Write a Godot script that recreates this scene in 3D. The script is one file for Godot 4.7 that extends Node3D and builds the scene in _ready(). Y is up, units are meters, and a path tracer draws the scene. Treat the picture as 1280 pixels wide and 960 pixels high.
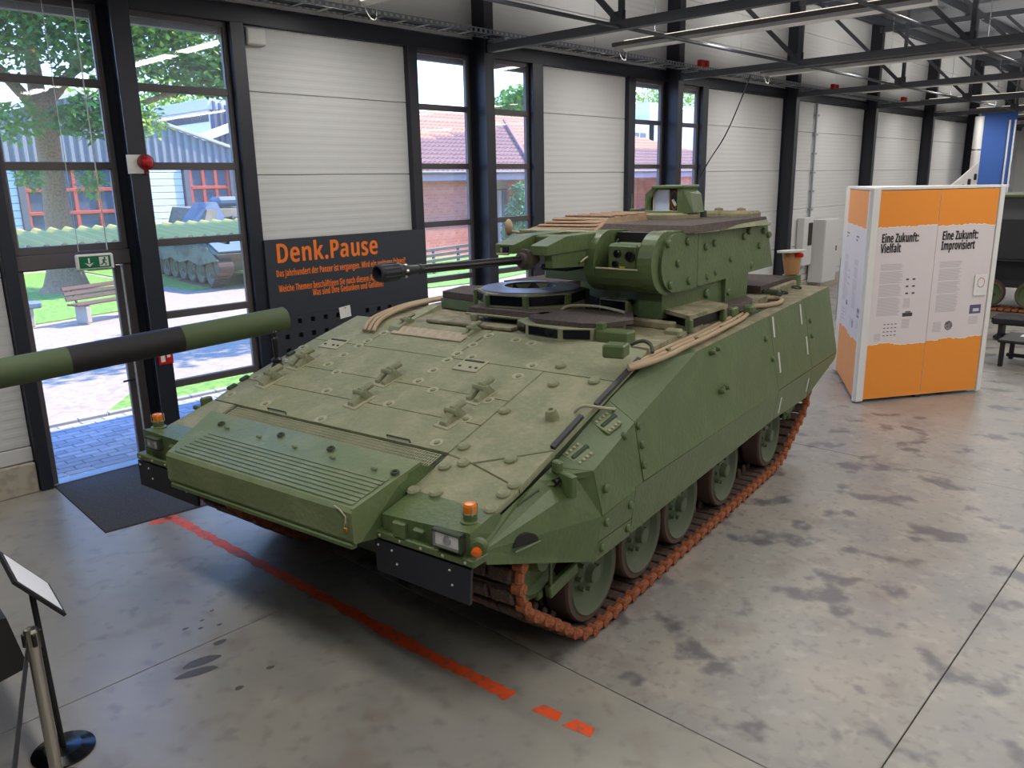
extends Node3D

# ---------------------------------------------------------------- mesh building
class MB:
	var v := PackedVector3Array()
	var n := PackedVector3Array()
	var uv := PackedVector2Array()
	var with_uv := false
	func tri_n(a: Vector3, b: Vector3, c: Vector3, na: Vector3, nb: Vector3, nc: Vector3) -> void:
		if (b - a).cross(c - a).dot(na + nb + nc) > 0.0:
			v.append_array([a, c, b]); n.append_array([na, nc, nb])
		else:
			v.append_array([a, b, c]); n.append_array([na, nb, nc])
	func poly(p: Array, out: Vector3) -> void:      # flat convex polygon that faces 'out'
		var nn := Vector3.ZERO
		for i in range(1, p.size() - 1):
			nn += (p[i] - p[0]).cross(p[i + 1] - p[0])
		if nn.length() < 1e-12: return
		nn = nn.normalized()
		if nn.dot(out) < 0.0: nn = -nn
		for i in range(1, p.size() - 1):
			tri_n(p[0], p[i], p[i + 1], nn, nn, nn)
	func quad_uv(a: Vector3, b: Vector3, c: Vector3, d: Vector3, out: Vector3, ua: Vector2, ub: Vector2, uc: Vector2, ud: Vector2) -> void:
		with_uv = true
		var nn: Vector3 = (b - a).cross(c - a).normalized()
		var flip: bool = nn.dot(out) > 0.0
		if not flip: nn = -nn
		var P := [a, b, c, d]
		var U := [ua, ub, uc, ud]
		var order := [0, 2, 1, 0, 3, 2] if flip else [0, 1, 2, 0, 2, 3]
		for i in order:
			v.append(P[i]); n.append(nn); uv.append(U[i])
	func loft(A: Array, B: Array, caps := true) -> void:   # two matching polygons joined into a solid
		var c := Vector3.ZERO
		for p in A: c += p
		for p in B: c += p
		c /= float(A.size() + B.size())
		var k := A.size()
		for i in k:
			var j := (i + 1) % k
			var m: Vector3 = (A[i] + A[j] + B[i] + B[j]) * 0.25
			var o: Vector3 = m - c
			var d1: Vector3 = (A[j] - A[i]).cross(B[i] - A[i])
			var d2: Vector3 = (B[j] - A[j]).cross(B[i] - A[j])
			if absf(d1.normalized().dot(d2.normalized())) > 0.9999:
				poly([A[i], A[j], B[j], B[i]], o)
			else:
				poly([A[i], A[j], B[i]], o); poly([A[j], B[j], B[i]], o)
		if caps:
			var ca := Vector3.ZERO
			var cb := Vector3.ZERO
			for p in A: ca += p
			for p in B: cb += p
			ca /= float(k); cb /= float(k)
			poly(A, ca - cb); poly(B, cb - ca)
	func prism(p: Array, ext: Vector3) -> void:     # convex polygon swept along ext
		var q := []
		for a in p: q.append(a + ext)
		loft(p, q)
	func ring_prism(p: Array, ext: Vector3, caps_tri: Array) -> void:   # any simple polygon: sides plus given triangles as caps
		var k := p.size()
		var area := Vector3.ZERO
		for i in k: area += p[i].cross(p[(i + 1) % k])
		var e := ext.normalized()
		for i in k:
			var j := (i + 1) % k
			var o: Vector3 = (p[j] - p[i]).cross(e) * (1.0 if area.dot(e) > 0.0 else -1.0)
			poly([p[i], p[j], p[j] + ext, p[i] + ext], o)
		for t in range(0, caps_tri.size(), 3):
			poly([p[caps_tri[t]], p[caps_tri[t + 1]], p[caps_tri[t + 2]]], -e)
			poly([p[caps_tri[t]] + ext, p[caps_tri[t + 1]] + ext, p[caps_tri[t + 2]] + ext], e)
	func box(c: Vector3, s: Vector3, ch := 0.0, b := Basis.IDENTITY) -> void:
		var h := s * 0.5
		if ch <= 0.0:
			for ax in 3:
				for sg in [-1.0, 1.0]:
					var o := Vector3.ZERO; o[ax] = sg
					var u := (ax + 1) % 3
					var w := (ax + 2) % 3
					var P := []
					for q in [[-1, -1], [1, -1], [1, 1], [-1, 1]]:
						var p := Vector3.ZERO; p[ax] = sg * h[ax]; p[u] = q[0] * h[u]; p[w] = q[1] * h[w]
						P.append(c + b * p)
					poly(P, b * o)
			return
		ch = minf(ch, minf(h.x, minf(h.y, h.z)) * 0.9)
		for ax in 3:
			var u := (ax + 1) % 3
			var w := (ax + 2) % 3
			for sg in [-1.0, 1.0]:
				var o := Vector3.ZERO; o[ax] = sg
				var P := []
				for q in [[-1, -1], [1, -1], [1, 1], [-1, 1]]:
					var p := Vector3.ZERO; p[ax] = sg * h[ax]; p[u] = q[0] * (h[u] - ch); p[w] = q[1] * (h[w] - ch)
					P.append(c + b * p)
				poly(P, b * o)
				for sg2 in [-1.0, 1.0]:      # bevel between +-ax and +-u
					var o2 := Vector3.ZERO; o2[ax] = sg; o2[u] = sg2
					var a1 := Vector3.ZERO; a1[ax] = sg * h[ax]; a1[u] = sg2 * (h[u] - ch); a1[w] = -(h[w] - ch)
					var a2 := a1; a2[w] = -a2[w]
					var b1 := Vector3.ZERO; b1[ax] = sg * (h[ax] - ch); b1[u] = sg2 * h[u]; b1[w] = -(h[w] - ch)
					var b2 := b1; b2[w] = -b2[w]
					poly([c + b * a1, c + b * a2, c + b * b2, c + b * b1], b * o2)
		for x in [-1.0, 1.0]:
			for y in [-1.0, 1.0]:
				for z in [-1.0, 1.0]:
					poly([c + b * Vector3(x * h.x, y * (h.y - ch), z * (h.z - ch)), c + b * Vector3(x * (h.x - ch), y * h.y, z * (h.z - ch)), c + b * Vector3(x * (h.x - ch), y * (h.y - ch), z * h.z)], b * Vector3(x, y, z))
	func lathe(o: Vector3, axis: Vector3, prof: Array, k := 16, smooth := true) -> void:   # prof: [[distance along axis, radius] ...]
		var ax := axis.normalized()
		var e1 := ax.cross(Vector3.UP if absf(ax.y) < 0.9 else Vector3.RIGHT).normalized()
		var e2 := ax.cross(e1)
		for i in prof.size() - 1:
			var t0: float = prof[i][0]; var r0: float = prof[i][1]
			var t1: float = prof[i + 1][0]; var r1: float = prof[i + 1][1]
			if absf(t1 - t0) < 1e-6 and absf(r1 - r0) < 1e-6: continue
			for j in k:
				var a0 := TAU * j / k
				var a1 := TAU * (j + 1) / k
				if not smooth:
					pass
				var d0 := e1 * cos(a0) + e2 * sin(a0)
				var d1 := e1 * cos(a1) + e2 * sin(a1)
				var dm := (d0 + d1).normalized()
				var n0 := (d0 * (t1 - t0) - ax * (r1 - r0)).normalized()
				var n1 := (d1 * (t1 - t0) - ax * (r1 - r0)).normalized()
				if not smooth:
					n0 = (dm * (t1 - t0) - ax * (r1 - r0)).normalized(); n1 = n0
				var p00 := o + ax * t0 + d0 * r0
				var p01 := o + ax * t0 + d1 * r0
				var p10 := o + ax * t1 + d0 * r1
				var p11 := o + ax * t1 + d1 * r1
				if r0 > 1e-6: tri_n(p00, p01, p11 if r1 > 1e-6 else p10, n0, n1, n1)
				if r1 > 1e-6: tri_n(p00, p11, p10, n0, n1, n0)
	func cyl(a: Vector3, b: Vector3, r0: float, r1 := -1.0, k := 12) -> void:
		if r1 < 0.0: r1 = r0
		var L := a.distance_to(b)
		lathe(a, b - a, [[0.0, 0.0], [0.0, r0], [L, r1], [L, 0.0]], k)
	func tube(p: Array, r: float, k := 8) -> void:
		var rings := []
		for i in p.size():
			var t: Vector3
			if i == 0: t = p[1] - p[0]
			elif i == p.size() - 1: t = p[i] - p[i - 1]
			else: t = p[i + 1] - p[i - 1]
			t = t.normalized()
			var e1 := t.cross(Vector3.UP if absf(t.y) < 0.95 else Vector3.RIGHT).normalized()
			var e2 := t.cross(e1)
			var ring := []
			for j in k:
				var d := e1 * cos(TAU * j / k) + e2 * sin(TAU * j / k)
				ring.append([p[i] + d * r, d])
			rings.append(ring)
		for i in p.size() - 1:
			for j in k:
				var j2 := (j + 1) % k
				var A = rings[i][j]; var Bq = rings[i][j2]; var Cq = rings[i + 1][j2]; var D = rings[i + 1][j]
				tri_n(A[0], Bq[0], Cq[0], A[1], Bq[1], Cq[1])
				tri_n(A[0], Cq[0], D[0], A[1], Cq[1], D[1])
		for i in [0, p.size() - 1]:
			var P := []
			for q in rings[i]: P.append(q[0])
			poly(P, (p[i] - p[1]) if i == 0 else (p[i] - p[i - 1]))
	func ball(c: Vector3, r: Vector3, k := 12, h := 8) -> void:
		for i in h:
			var t0 := PI * i / h - PI / 2
			var t1 := PI * (i + 1) / h - PI / 2
			for j in k:
				var a0 := TAU * j / k
				var a1 := TAU * (j + 1) / k
				var d := []
				for q in [[t0, a0], [t0, a1], [t1, a1], [t1, a0]]:
					d.append(Vector3(cos(q[0]) * cos(q[1]), sin(q[0]), cos(q[0]) * sin(q[1])))
				if i > 0: tri_n(c + d[0] * r, c + d[1] * r, c + d[2] * r, d[0], d[1], d[2])
				if i < h - 1 or true: tri_n(c + d[0] * r, c + d[2] * r, c + d[3] * r, d[0], d[2], d[3])
	func mesh() -> ArrayMesh:
		var arr := []
		arr.resize(Mesh.ARRAY_MAX)
		arr[Mesh.ARRAY_VERTEX] = v
		arr[Mesh.ARRAY_NORMAL] = n
		if with_uv: arr[Mesh.ARRAY_TEX_UV] = uv
		var m := ArrayMesh.new()
		m.add_surface_from_arrays(Mesh.PRIMITIVE_TRIANGLES, arr)
		return m

# ---------------------------------------------------------------- nodes
var M := {}

func put(called: String, mesh: Mesh, mat: Material, parent: Node = null, at := Transform3D.IDENTITY) -> MeshInstance3D:
	var o := MeshInstance3D.new()
	o.name = numbered(called, parent if parent else self)
	o.mesh = mesh
	o.material_override = mat
	o.transform = at
	o.cast_shadow = GeometryInstance3D.SHADOW_CASTING_SETTING_ON
	(parent if parent else self).add_child(o, true)
	return o

var counts := {}
func numbered(called: String, parent: Node) -> String:
	var key := str(parent.get_instance_id()) + called
	var k: int = counts.get(key, 0)
	counts[key] = k + 1
	return called if k == 0 else "%s_%03d" % [called, k]

func mb(called: String, b: MB, mat: Material, parent: Node = null, at := Transform3D.IDENTITY) -> MeshInstance3D:
	return put(called, b.mesh(), mat, parent, at)

func thing(called: String, label: String, category: String, at := Vector3.ZERO, turn := 0.0, group := "", kind := "") -> Node3D:
	var o := Node3D.new()
	o.name = numbered(called, self)
	add_child(o, true)
	o.position = at
	o.rotation_degrees.y = turn
	tag(o, label, category, group, kind)
	return o

func tag(o: Node, label: String, category: String, group := "", kind := "") -> void:
	o.set_meta("label", label)
	if category != "": o.set_meta("category", category)
	if group != "": o.set_meta("group", group)
	if kind != "": o.set_meta("kind", kind)

func stuff(o: Node) -> void:
	o.set_meta("kind", "stuff")

func copy(src: Node3D, label: String, at: Transform3D) -> Node3D:
	var o: Node3D = src.duplicate()
	o.name = numbered(str(src.name).rstrip("0123456789").trim_suffix("_"), self)
	add_child(o, true)
	o.transform = at
	o.set_meta("label", label)
	return o

func bx(c: Vector3, s: Vector3, ch := 0.0, b := Basis.IDENTITY) -> MB:
	var m := MB.new()
	m.box(c, s, ch, b)
	return m

func rod(a: Vector3, b: Vector3, r: float, k := 10) -> MB:
	var m := MB.new()
	m.cyl(a, b, r, r, k)
	return m

func bar(m: MB, a: Vector3, b: Vector3, w: float, h: float, ch := 0.0, up := Vector3.UP) -> void:   # square bar from a to b
	var d := (b - a)
	var z := d.normalized()
	var x := up.cross(z)
	if x.length() < 0.01: x = Vector3.RIGHT.cross(z)
	x = x.normalized()
	m.box((a + b) * 0.5, Vector3(w, h, d.length()), ch, Basis(x, z.cross(x), z))

func smooth_path(p: Array, per := 6) -> Array:
	var c := Curve3D.new()
	for i in p.size():
		var t := Vector3.ZERO
		if i > 0 and i < p.size() - 1: t = (p[i + 1] - p[i - 1]) / 6.0
		c.add_point(p[i], -t, t)
	var out := []
	for i in (p.size() - 1) * per + 1:
		out.append(c.sample(int(i / per), float(i % per) / per) if i < (p.size() - 1) * per else p[p.size() - 1])
	return out

# ---------------------------------------------------------------- textures and materials
func noise_bytes(size: int, freq: float, sd: int, oct := 4, kind := FastNoiseLite.TYPE_SIMPLEX_SMOOTH) -> PackedByteArray:
	var f := FastNoiseLite.new()
	f.noise_type = kind
	f.seed = sd
	f.frequency = freq
	f.fractal_octaves = oct
	var mg := int(size / 6)
	var w := size + mg
	var im: Image = f.get_image(w, w, false, false, true)
	im.convert(Image.FORMAT_L8)
	var d := im.get_data()
	for y in w:                       # fade the far margin into the near edge so that the tile repeats
		for x in mg:
			var i := y * w + x
			d[i] = int(lerpf(d[i + size], d[i], float(x) / mg))
	for y in mg:
		for x in size:
			var i := y * w + x
			d[i] = int(lerpf(d[i + size * w], d[i], float(y) / mg))
	var out := PackedByteArray()
	for y in size: out.append_array(d.slice(y * w, y * w + size))
	return out

# base colour, then layers [colour, strength, freq, seed, low, high, octaves]: the colour covers where its noise lies above low..high
func patch_tex(size: int, base: Color, layers: Array) -> ImageTexture:
	var px := size * size
	var buf := PackedFloat32Array()
	buf.resize(px * 3)
	for i in px:
		buf[i * 3] = base.r; buf[i * 3 + 1] = base.g; buf[i * 3 + 2] = base.b
	for L in layers:
		var nz := noise_bytes(size, L[2], L[3], L[6] if L.size() > 6 else 4)
		var lut := PackedFloat32Array()
		for k in 256: lut.append(smoothstep(L[4], L[5], k / 255.0) * L[1])
		var c: Color = L[0]
		for i in px:
			var t := lut[nz[i]]
			if t > 0.004:
				var j := i * 3
				buf[j] += (c.r - buf[j]) * t
				buf[j + 1] += (c.g - buf[j + 1]) * t
				buf[j + 2] += (c.b - buf[j + 2]) * t
	var out := PackedByteArray()
	out.resize(px * 3)
	for i in px * 3: out[i] = int(clampf(buf[i] * 255.0 + float((i * 7919 + (i >> 5) * 104729) & 1023) / 1024.0, 0.0, 255.0))
	return ImageTexture.create_from_image(Image.create_from_data(size, size, false, Image.FORMAT_RGB8, out))

func normal_tex(size: int, freq: float, sd: int, strength: float, oct := 4) -> ImageTexture:
	var nz := noise_bytes(size, freq, sd, oct)
	var im := Image.create_from_data(size, size, false, Image.FORMAT_L8, nz)
	im.convert(Image.FORMAT_RGBA8)
	im.bump_map_to_normal_map(strength)
	return ImageTexture.create_from_image(im)

func rgb(r: int, g: int, b: int) -> Color:
	return Color8(r, g, b)

func mt(c: Color, rough := 0.7, metal := 0.0, spec := 0.5) -> StandardMaterial3D:
	var m := StandardMaterial3D.new()
	m.albedo_color = c
	m.roughness = rough
	m.metallic = metal
	m.metallic_specular = spec
	return m

func mtex(t: Texture2D, metres: float, rough := 0.7, metal := 0.0, world := false, spec := 0.5) -> StandardMaterial3D:
	var m := mt(Color.WHITE, rough, metal, spec)
	m.albedo_texture = t
	m.uv1_triplanar = true
	m.uv1_world_triplanar = world
	m.uv1_scale = Vector3.ONE / metres
	return m

func bumped(m: StandardMaterial3D, t: Texture2D, s := 1.0) -> StandardMaterial3D:
	m.normal_enabled = true
	m.normal_texture = t
	m.normal_scale = s
	return m

# ---------------------------------------------------------------- scene
const EYE := Vector3(0, 3.2, 0)
const WALL := -9.54          # inner face of the glazed wall
const BAY := 5.53
const COL0 := 3.87

func _ready() -> void:
	var cam := Camera3D.new()
	cam.name = "camera"
	cam.position = EYE
	cam.rotation = Vector3(-0.24679, -0.81605, -0.0199)
	cam.fov = 51.25
	cam.near = 0.05
	cam.far = 400.0
	add_child(cam)
	cam.current = true
	var env := Environment.new()
	var sky := Sky.new()
	var sm := ProceduralSkyMaterial.new()
	sm.sky_top_color = Color(0.33, 0.53, 0.87)
	sm.sky_horizon_color = Color(0.72, 0.83, 0.95)
	sm.sky_curve = 0.16
	sm.sky_energy_multiplier = 2.2
	sm.ground_bottom_color = Color(0.3, 0.29, 0.26)
	sm.ground_horizon_color = Color(0.6, 0.66, 0.7)
	sky.sky_material = sm
	env.background_mode = Environment.BG_SKY
	env.sky = sky
	env.tonemap_mode = Environment.TONE_MAPPER_LINEAR
	env.tonemap_exposure = 1.12
	env.ambient_light_source = Environment.AMBIENT_SOURCE_SKY
	env.sdfgi_enabled = true
	env.ssao_enabled = true
	env.ssil_enabled = true
	var we := WorldEnvironment.new()
	we.name = "world_environment"
	we.environment = env
	add_child(we)
	var sun := DirectionalLight3D.new()
	sun.name = "sun"
	sun.light_energy = 3.9
	sun.light_color = Color(1.0, 0.94, 0.84)
	sun.light_angular_distance = 0.6
	sun.shadow_enabled = true
	add_child(sun)
	sun.look_at_from_position(Vector3.ZERO, -Vector3(0.8, 0.92, 0.2), Vector3.UP)

	make_materials()
	_screw = bolt_mesh(0.012, 0.01)
	_link = bx(Vector3.ZERO, Vector3(0.5, 0.06, 0.12), 0.012).mesh()
	build_floor()
	build_shell()
	build_trusses()
	build_lamps(1.3)
	build_glazed_wall()
	build_outside()
	build_hall_things()
	build_info_column()
	build_ifv()
	build_left_tank()
	build_right_side()

func make_materials() -> void:
	var fine := normal_tex(256, 0.09, 5, 2.0, 3)
	M.fine = fine
	M.anthracite = mt(rgb(46, 50, 58), 0.5)
	M.column = mt(rgb(30, 33, 43), 0.45)
	M.alu = mt(rgb(120, 112, 108), 0.45)
	M.frame = mt(rgb(86, 80, 80), 0.5)
	M.steel_grey = mt(rgb(70, 72, 78), 0.5)
	M.galv = mt(rgb(150, 156, 165), 0.4, 0.7)
	M.white = mt(rgb(225, 223, 218), 0.6)
	M.black = mt(rgb(18, 18, 20), 0.5)
	M.blackgloss = mt(rgb(12, 13, 16), 0.2)
	M.rubber = mt(rgb(30, 29, 29), 0.8)
	M.red = mt(rgb(190, 20, 20), 0.4)
	M.chrome = mt(rgb(190, 185, 175), 0.28, 1.0)
	M.orange = mt(rgb(240, 120, 30), 0.6)
	M.glass = mt(Color(0.93, 0.96, 0.97, 0.08), 0.02, 0.0, 0.5)
	M.glass.transparency = BaseMaterial3D.TRANSPARENCY_ALPHA
	# wall sandwich panels with fine horizontal ribs
	var ri := Image.create(8, 128, false, Image.FORMAT_RGBA8)
	for y in 128:
		var t := fposmod(y / 128.0 * 8.0, 1.0)
		var h := smoothstep(0.0, 0.12, t) - smoothstep(0.5, 0.62, t)
		for x in 8: ri.set_pixel(x, y, Color(h, h, h))
	ri.bump_map_to_normal_map(3.0)
	M.panel = bumped(mt(rgb(206, 205, 202), 0.55), ImageTexture.create_from_image(ri), 0.12)
	M.panel.uv1_triplanar = true
	M.panel.uv1_world_triplanar = true
	M.panel.uv1_scale = Vector3.ONE * 1.25
	M.trim = mt(rgb(205, 203, 200), 0.6)
	M.plinth = mtex(patch_tex(128, rgb(176, 166, 150), [[rgb(140, 132, 120), 0.5, 0.06, 3, 0.4, 0.8]]), 1.0, 0.9)
	M.deck = mt(rgb(82, 82, 86), 0.6)
	# polished concrete
	M.concrete = mtex(patch_tex(1024, rgb(152, 147, 138), [
		[rgb(134, 131, 130), 0.7, 0.006, 11, 0.42, 0.8, 5], [rgb(168, 158, 145), 0.7, 0.009, 12, 0.45, 0.85, 5],
		[rgb(122, 110, 102), 0.4, 0.016, 13, 0.58, 0.85, 6], [rgb(80, 78, 84), 0.75, 0.017, 14, 0.62, 0.84, 6],
		[rgb(184, 178, 166), 0.35, 0.05, 15, 0.6, 0.85, 4], [rgb(96, 90, 86), 0.3, 0.09, 16, 0.62, 0.88, 3]]), 11.0, 0.3, 0.0, true, 0.95)
	M.concrete.roughness_texture = patch_tex(256, Color(1, 1, 1), [[Color(0.85, 0.85, 0.85), 0.8, 0.012, 31, 0.35, 0.7, 4]])
	M.concrete.roughness = 0.345
	M.concrete_clean = M.concrete.duplicate()
	M.concrete_clean.albedo_texture = patch_tex(512, rgb(150, 146, 136), [[rgb(134, 132, 127), 0.7, 0.012, 91, 0.42, 0.8, 5], [rgb(166, 158, 144), 0.7, 0.018, 92, 0.5, 0.85, 5], [rgb(122, 108, 96), 0.4, 0.03, 94, 0.6, 0.85, 5], [rgb(108, 102, 96), 0.45, 0.1, 93, 0.6, 0.86, 3]])
	# vehicle paint
	var pn := normal_tex(256, 0.12, 8, 1.6, 3)
	M.green = bumped(mtex(patch_tex(256, rgb(81, 98, 57), [[rgb(91, 106, 66), 0.7, 0.02, 21, 0.4, 0.75], [rgb(80, 94, 62), 0.6, 0.03, 22, 0.5, 0.8]]), 1.6, 0.43), pn, 0.25)
	M.dusty = bumped(mtex(patch_tex(512, rgb(130, 133, 101), [[rgb(150, 146, 116), 0.8, 0.012, 23, 0.38, 0.75, 5], [rgb(120, 126, 98), 0.5, 0.02, 24, 0.52, 0.8, 5], [rgb(164, 160, 134), 0.4, 0.08, 25, 0.62, 0.85, 3]]), 2.2, 0.8), pn, 0.5)
	M.vanegreen = bumped(mtex(patch_tex(256, rgb(106, 119, 80), [[rgb(122, 130, 94), 0.7, 0.02, 81, 0.4, 0.75]]), 1.6, 0.45), pn, 0.25)
	M.roofgreen = bumped(mtex(patch_tex(256, rgb(122, 116, 88), [[rgb(150, 138, 112), 0.8, 0.02, 26, 0.35, 0.7], [rgb(96, 100, 70), 0.6, 0.03, 27, 0.5, 0.8]]), 1.5, 0.8), pn, 0.4)
	M.dustedge = mt(rgb(160, 157, 130), 0.85)
	M.darkgreen = mt(rgb(56, 66, 46), 0.7)
	M.pad = bumped(mtex(patch_tex(128, rgb(74, 64, 58), [[rgb(94, 82, 74), 0.6, 0.08, 28, 0.4, 0.8]]), 0.6, 0.95), pn, 0.8)
	M.hose = mt(rgb(164, 142, 112), 0.7)
	M.brownroof = mtex(patch_tex(128, rgb(138, 112, 86), [[rgb(160, 136, 108), 0.6, 0.05, 29, 0.4, 0.8]]), 0.8, 0.8)
	M.rust = bumped(mtex(patch_tex(128, rgb(150, 84, 48), [[rgb(110, 62, 40), 0.8, 0.06, 30, 0.45, 0.75], [rgb(178, 108, 66), 0.5, 0.09, 33, 0.55, 0.8]]), 0.3, 0.85), pn, 1.0)
	M.rustdark = mtex(patch_tex(128, rgb(70, 58, 52), [[rgb(116, 78, 56), 0.7, 0.06, 34, 0.5, 0.75]]), 0.3, 0.8)
	M.wheelgreen = mt(rgb(82, 92, 70), 0.65)
	M.tyre = mt(rgb(84, 66, 56), 0.85)
	M.prism = mt(rgb(16, 20, 26), 0.06)
	M.gunmetal = mt(rgb(44, 40, 42), 0.4, 0.5)
	M.flap = mt(rgb(30, 32, 40), 0.55)
	M.amber = mt(Color(0.95, 0.42, 0.04, 0.75), 0.15)
	M.amber.transparency = BaseMaterial3D.TRANSPARENCY_ALPHA
	M.lens = mt(rgb(240, 234, 230), 0.3)
	M.bluelens = mt(rgb(200, 212, 238), 0.15, 0.1)
	M.tape = mt(rgb(188, 190, 178), 0.5)
	M.brass = mt(rgb(200, 150, 70), 0.35, 0.9)
	M.copper = mt(rgb(176, 128, 84), 0.5, 0.3)
	M.camo_green = mt(rgb(76, 90, 56), 0.6)
	M.camo_black = mt(rgb(30, 29, 30), 0.6)
	M.mat = mtex(patch_tex(128, rgb(58, 58, 60), [[rgb(76, 76, 78), 0.7, 0.12, 36, 0.45, 0.7]]), 0.5, 0.95)
	# outside
	M.grass = mtex(patch_tex(256, rgb(96, 140, 52), [[rgb(132, 168, 70), 0.8, 0.05, 41, 0.4, 0.7], [rgb(70, 110, 40), 0.6, 0.09, 42, 0.5, 0.75]]), 3.0, 0.95, 0.0, true)
	M.gravel = mtex(patch_tex(256, rgb(152, 140, 124), [[rgb(134, 122, 110), 0.7, 0.04, 43, 0.45, 0.7], [rgb(168, 156, 140), 0.6, 0.12, 44, 0.5, 0.75]]), 3.0, 0.95, 0.0, true)
	M.paver = [mt(rgb(150, 152, 160), 0.9), mt(rgb(164, 164, 170), 0.9), mt(rgb(138, 140, 150), 0.9)]
	M.joint = mt(rgb(90, 88, 88), 0.95)
	M.bark = bumped(mtex(patch_tex(256, rgb(160, 124, 90), [[rgb(108, 82, 58), 0.8, 0.05, 45, 0.45, 0.7], [rgb(150, 134, 104), 0.6, 0.08, 46, 0.5, 0.8]]), 1.2, 0.95), pn, 1.5)
	M.leaf = []
	for c in [rgb(66, 112, 42), rgb(98, 146, 52), rgb(140, 176, 66)]:
		var l := mt(c, 0.6)
		l.backlight_enabled = true
		l.backlight = c.darkened(0.25)
		l.cull_mode = BaseMaterial3D.CULL_DISABLED
		M.leaf.append(l)
	M.conifer = mt(rgb(96, 150, 98), 0.8)
	M.bench = mt(rgb(82, 56, 52), 0.7)
	M.bench_leg = mt(rgb(170, 164, 152), 0.9)
	M.sheet = mt(rgb(150, 150, 150), 0.6)
	M.sheetdark = mt(rgb(104, 104, 110), 0.6)
	M.whitewall = mt(rgb(226, 228, 230), 0.7)
	M.redframe = mt(rgb(196, 84, 64), 0.6)
	M.winglass = mt(rgb(92, 104, 116), 0.15)
	var bi := Image.create(64, 64, false, Image.FORMAT_RGB8)
	bi.fill(rgb(205, 150, 132))
	var rg := RandomNumberGenerator.new(); rg.seed = 4
	for r in 8:
		for k in 4:
			var c := rgb(222, 138, 116).lerp(rgb(204, 114, 94), rg.randf())
			var bx0 := k * 16 + (8 if r % 2 else 0)
			bi.fill_rect(Rect2i(bx0, r * 8, 15, 7), c)
			if bx0 > 48: bi.fill_rect(Rect2i(0, r * 8, 7, 7), c)
	M.brick = mtex(ImageTexture.create_from_image(bi), 1.0, 0.9, 0.0, true)
	M.tile = mtex(patch_tex(128, rgb(150, 114, 100), [[rgb(122, 94, 90), 0.8, 0.12, 47, 0.4, 0.7], [rgb(184, 134, 116), 0.6, 0.2, 48, 0.55, 0.8]]), 2.0, 0.85, 0.0, true)
	M.tileorange = mtex(patch_tex(128, rgb(214, 150, 112), [[rgb(190, 128, 100), 0.6, 0.12, 49, 0.45, 0.75]]), 2.0, 0.85, 0.0, true)
	M.canopy = mt(rgb(196, 190, 112), 0.8, 0.0, 0.2)
	M.canopy.backlight_enabled = true
	M.canopy.backlight = rgb(120, 120, 80)
	M.tank_out = mtex(patch_tex(128, rgb(98, 108, 92), [[rgb(70, 76, 66), 0.9, 0.02, 51, 0.5, 0.6], [rgb(110, 92, 80), 0.9, 0.025, 52, 0.58, 0.66]]), 4.0, 0.7)
	M.tarp = mt(rgb(96, 116, 136), 0.6)
	M.screen_paper = mt(rgb(235, 235, 238), 0.5)

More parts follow.
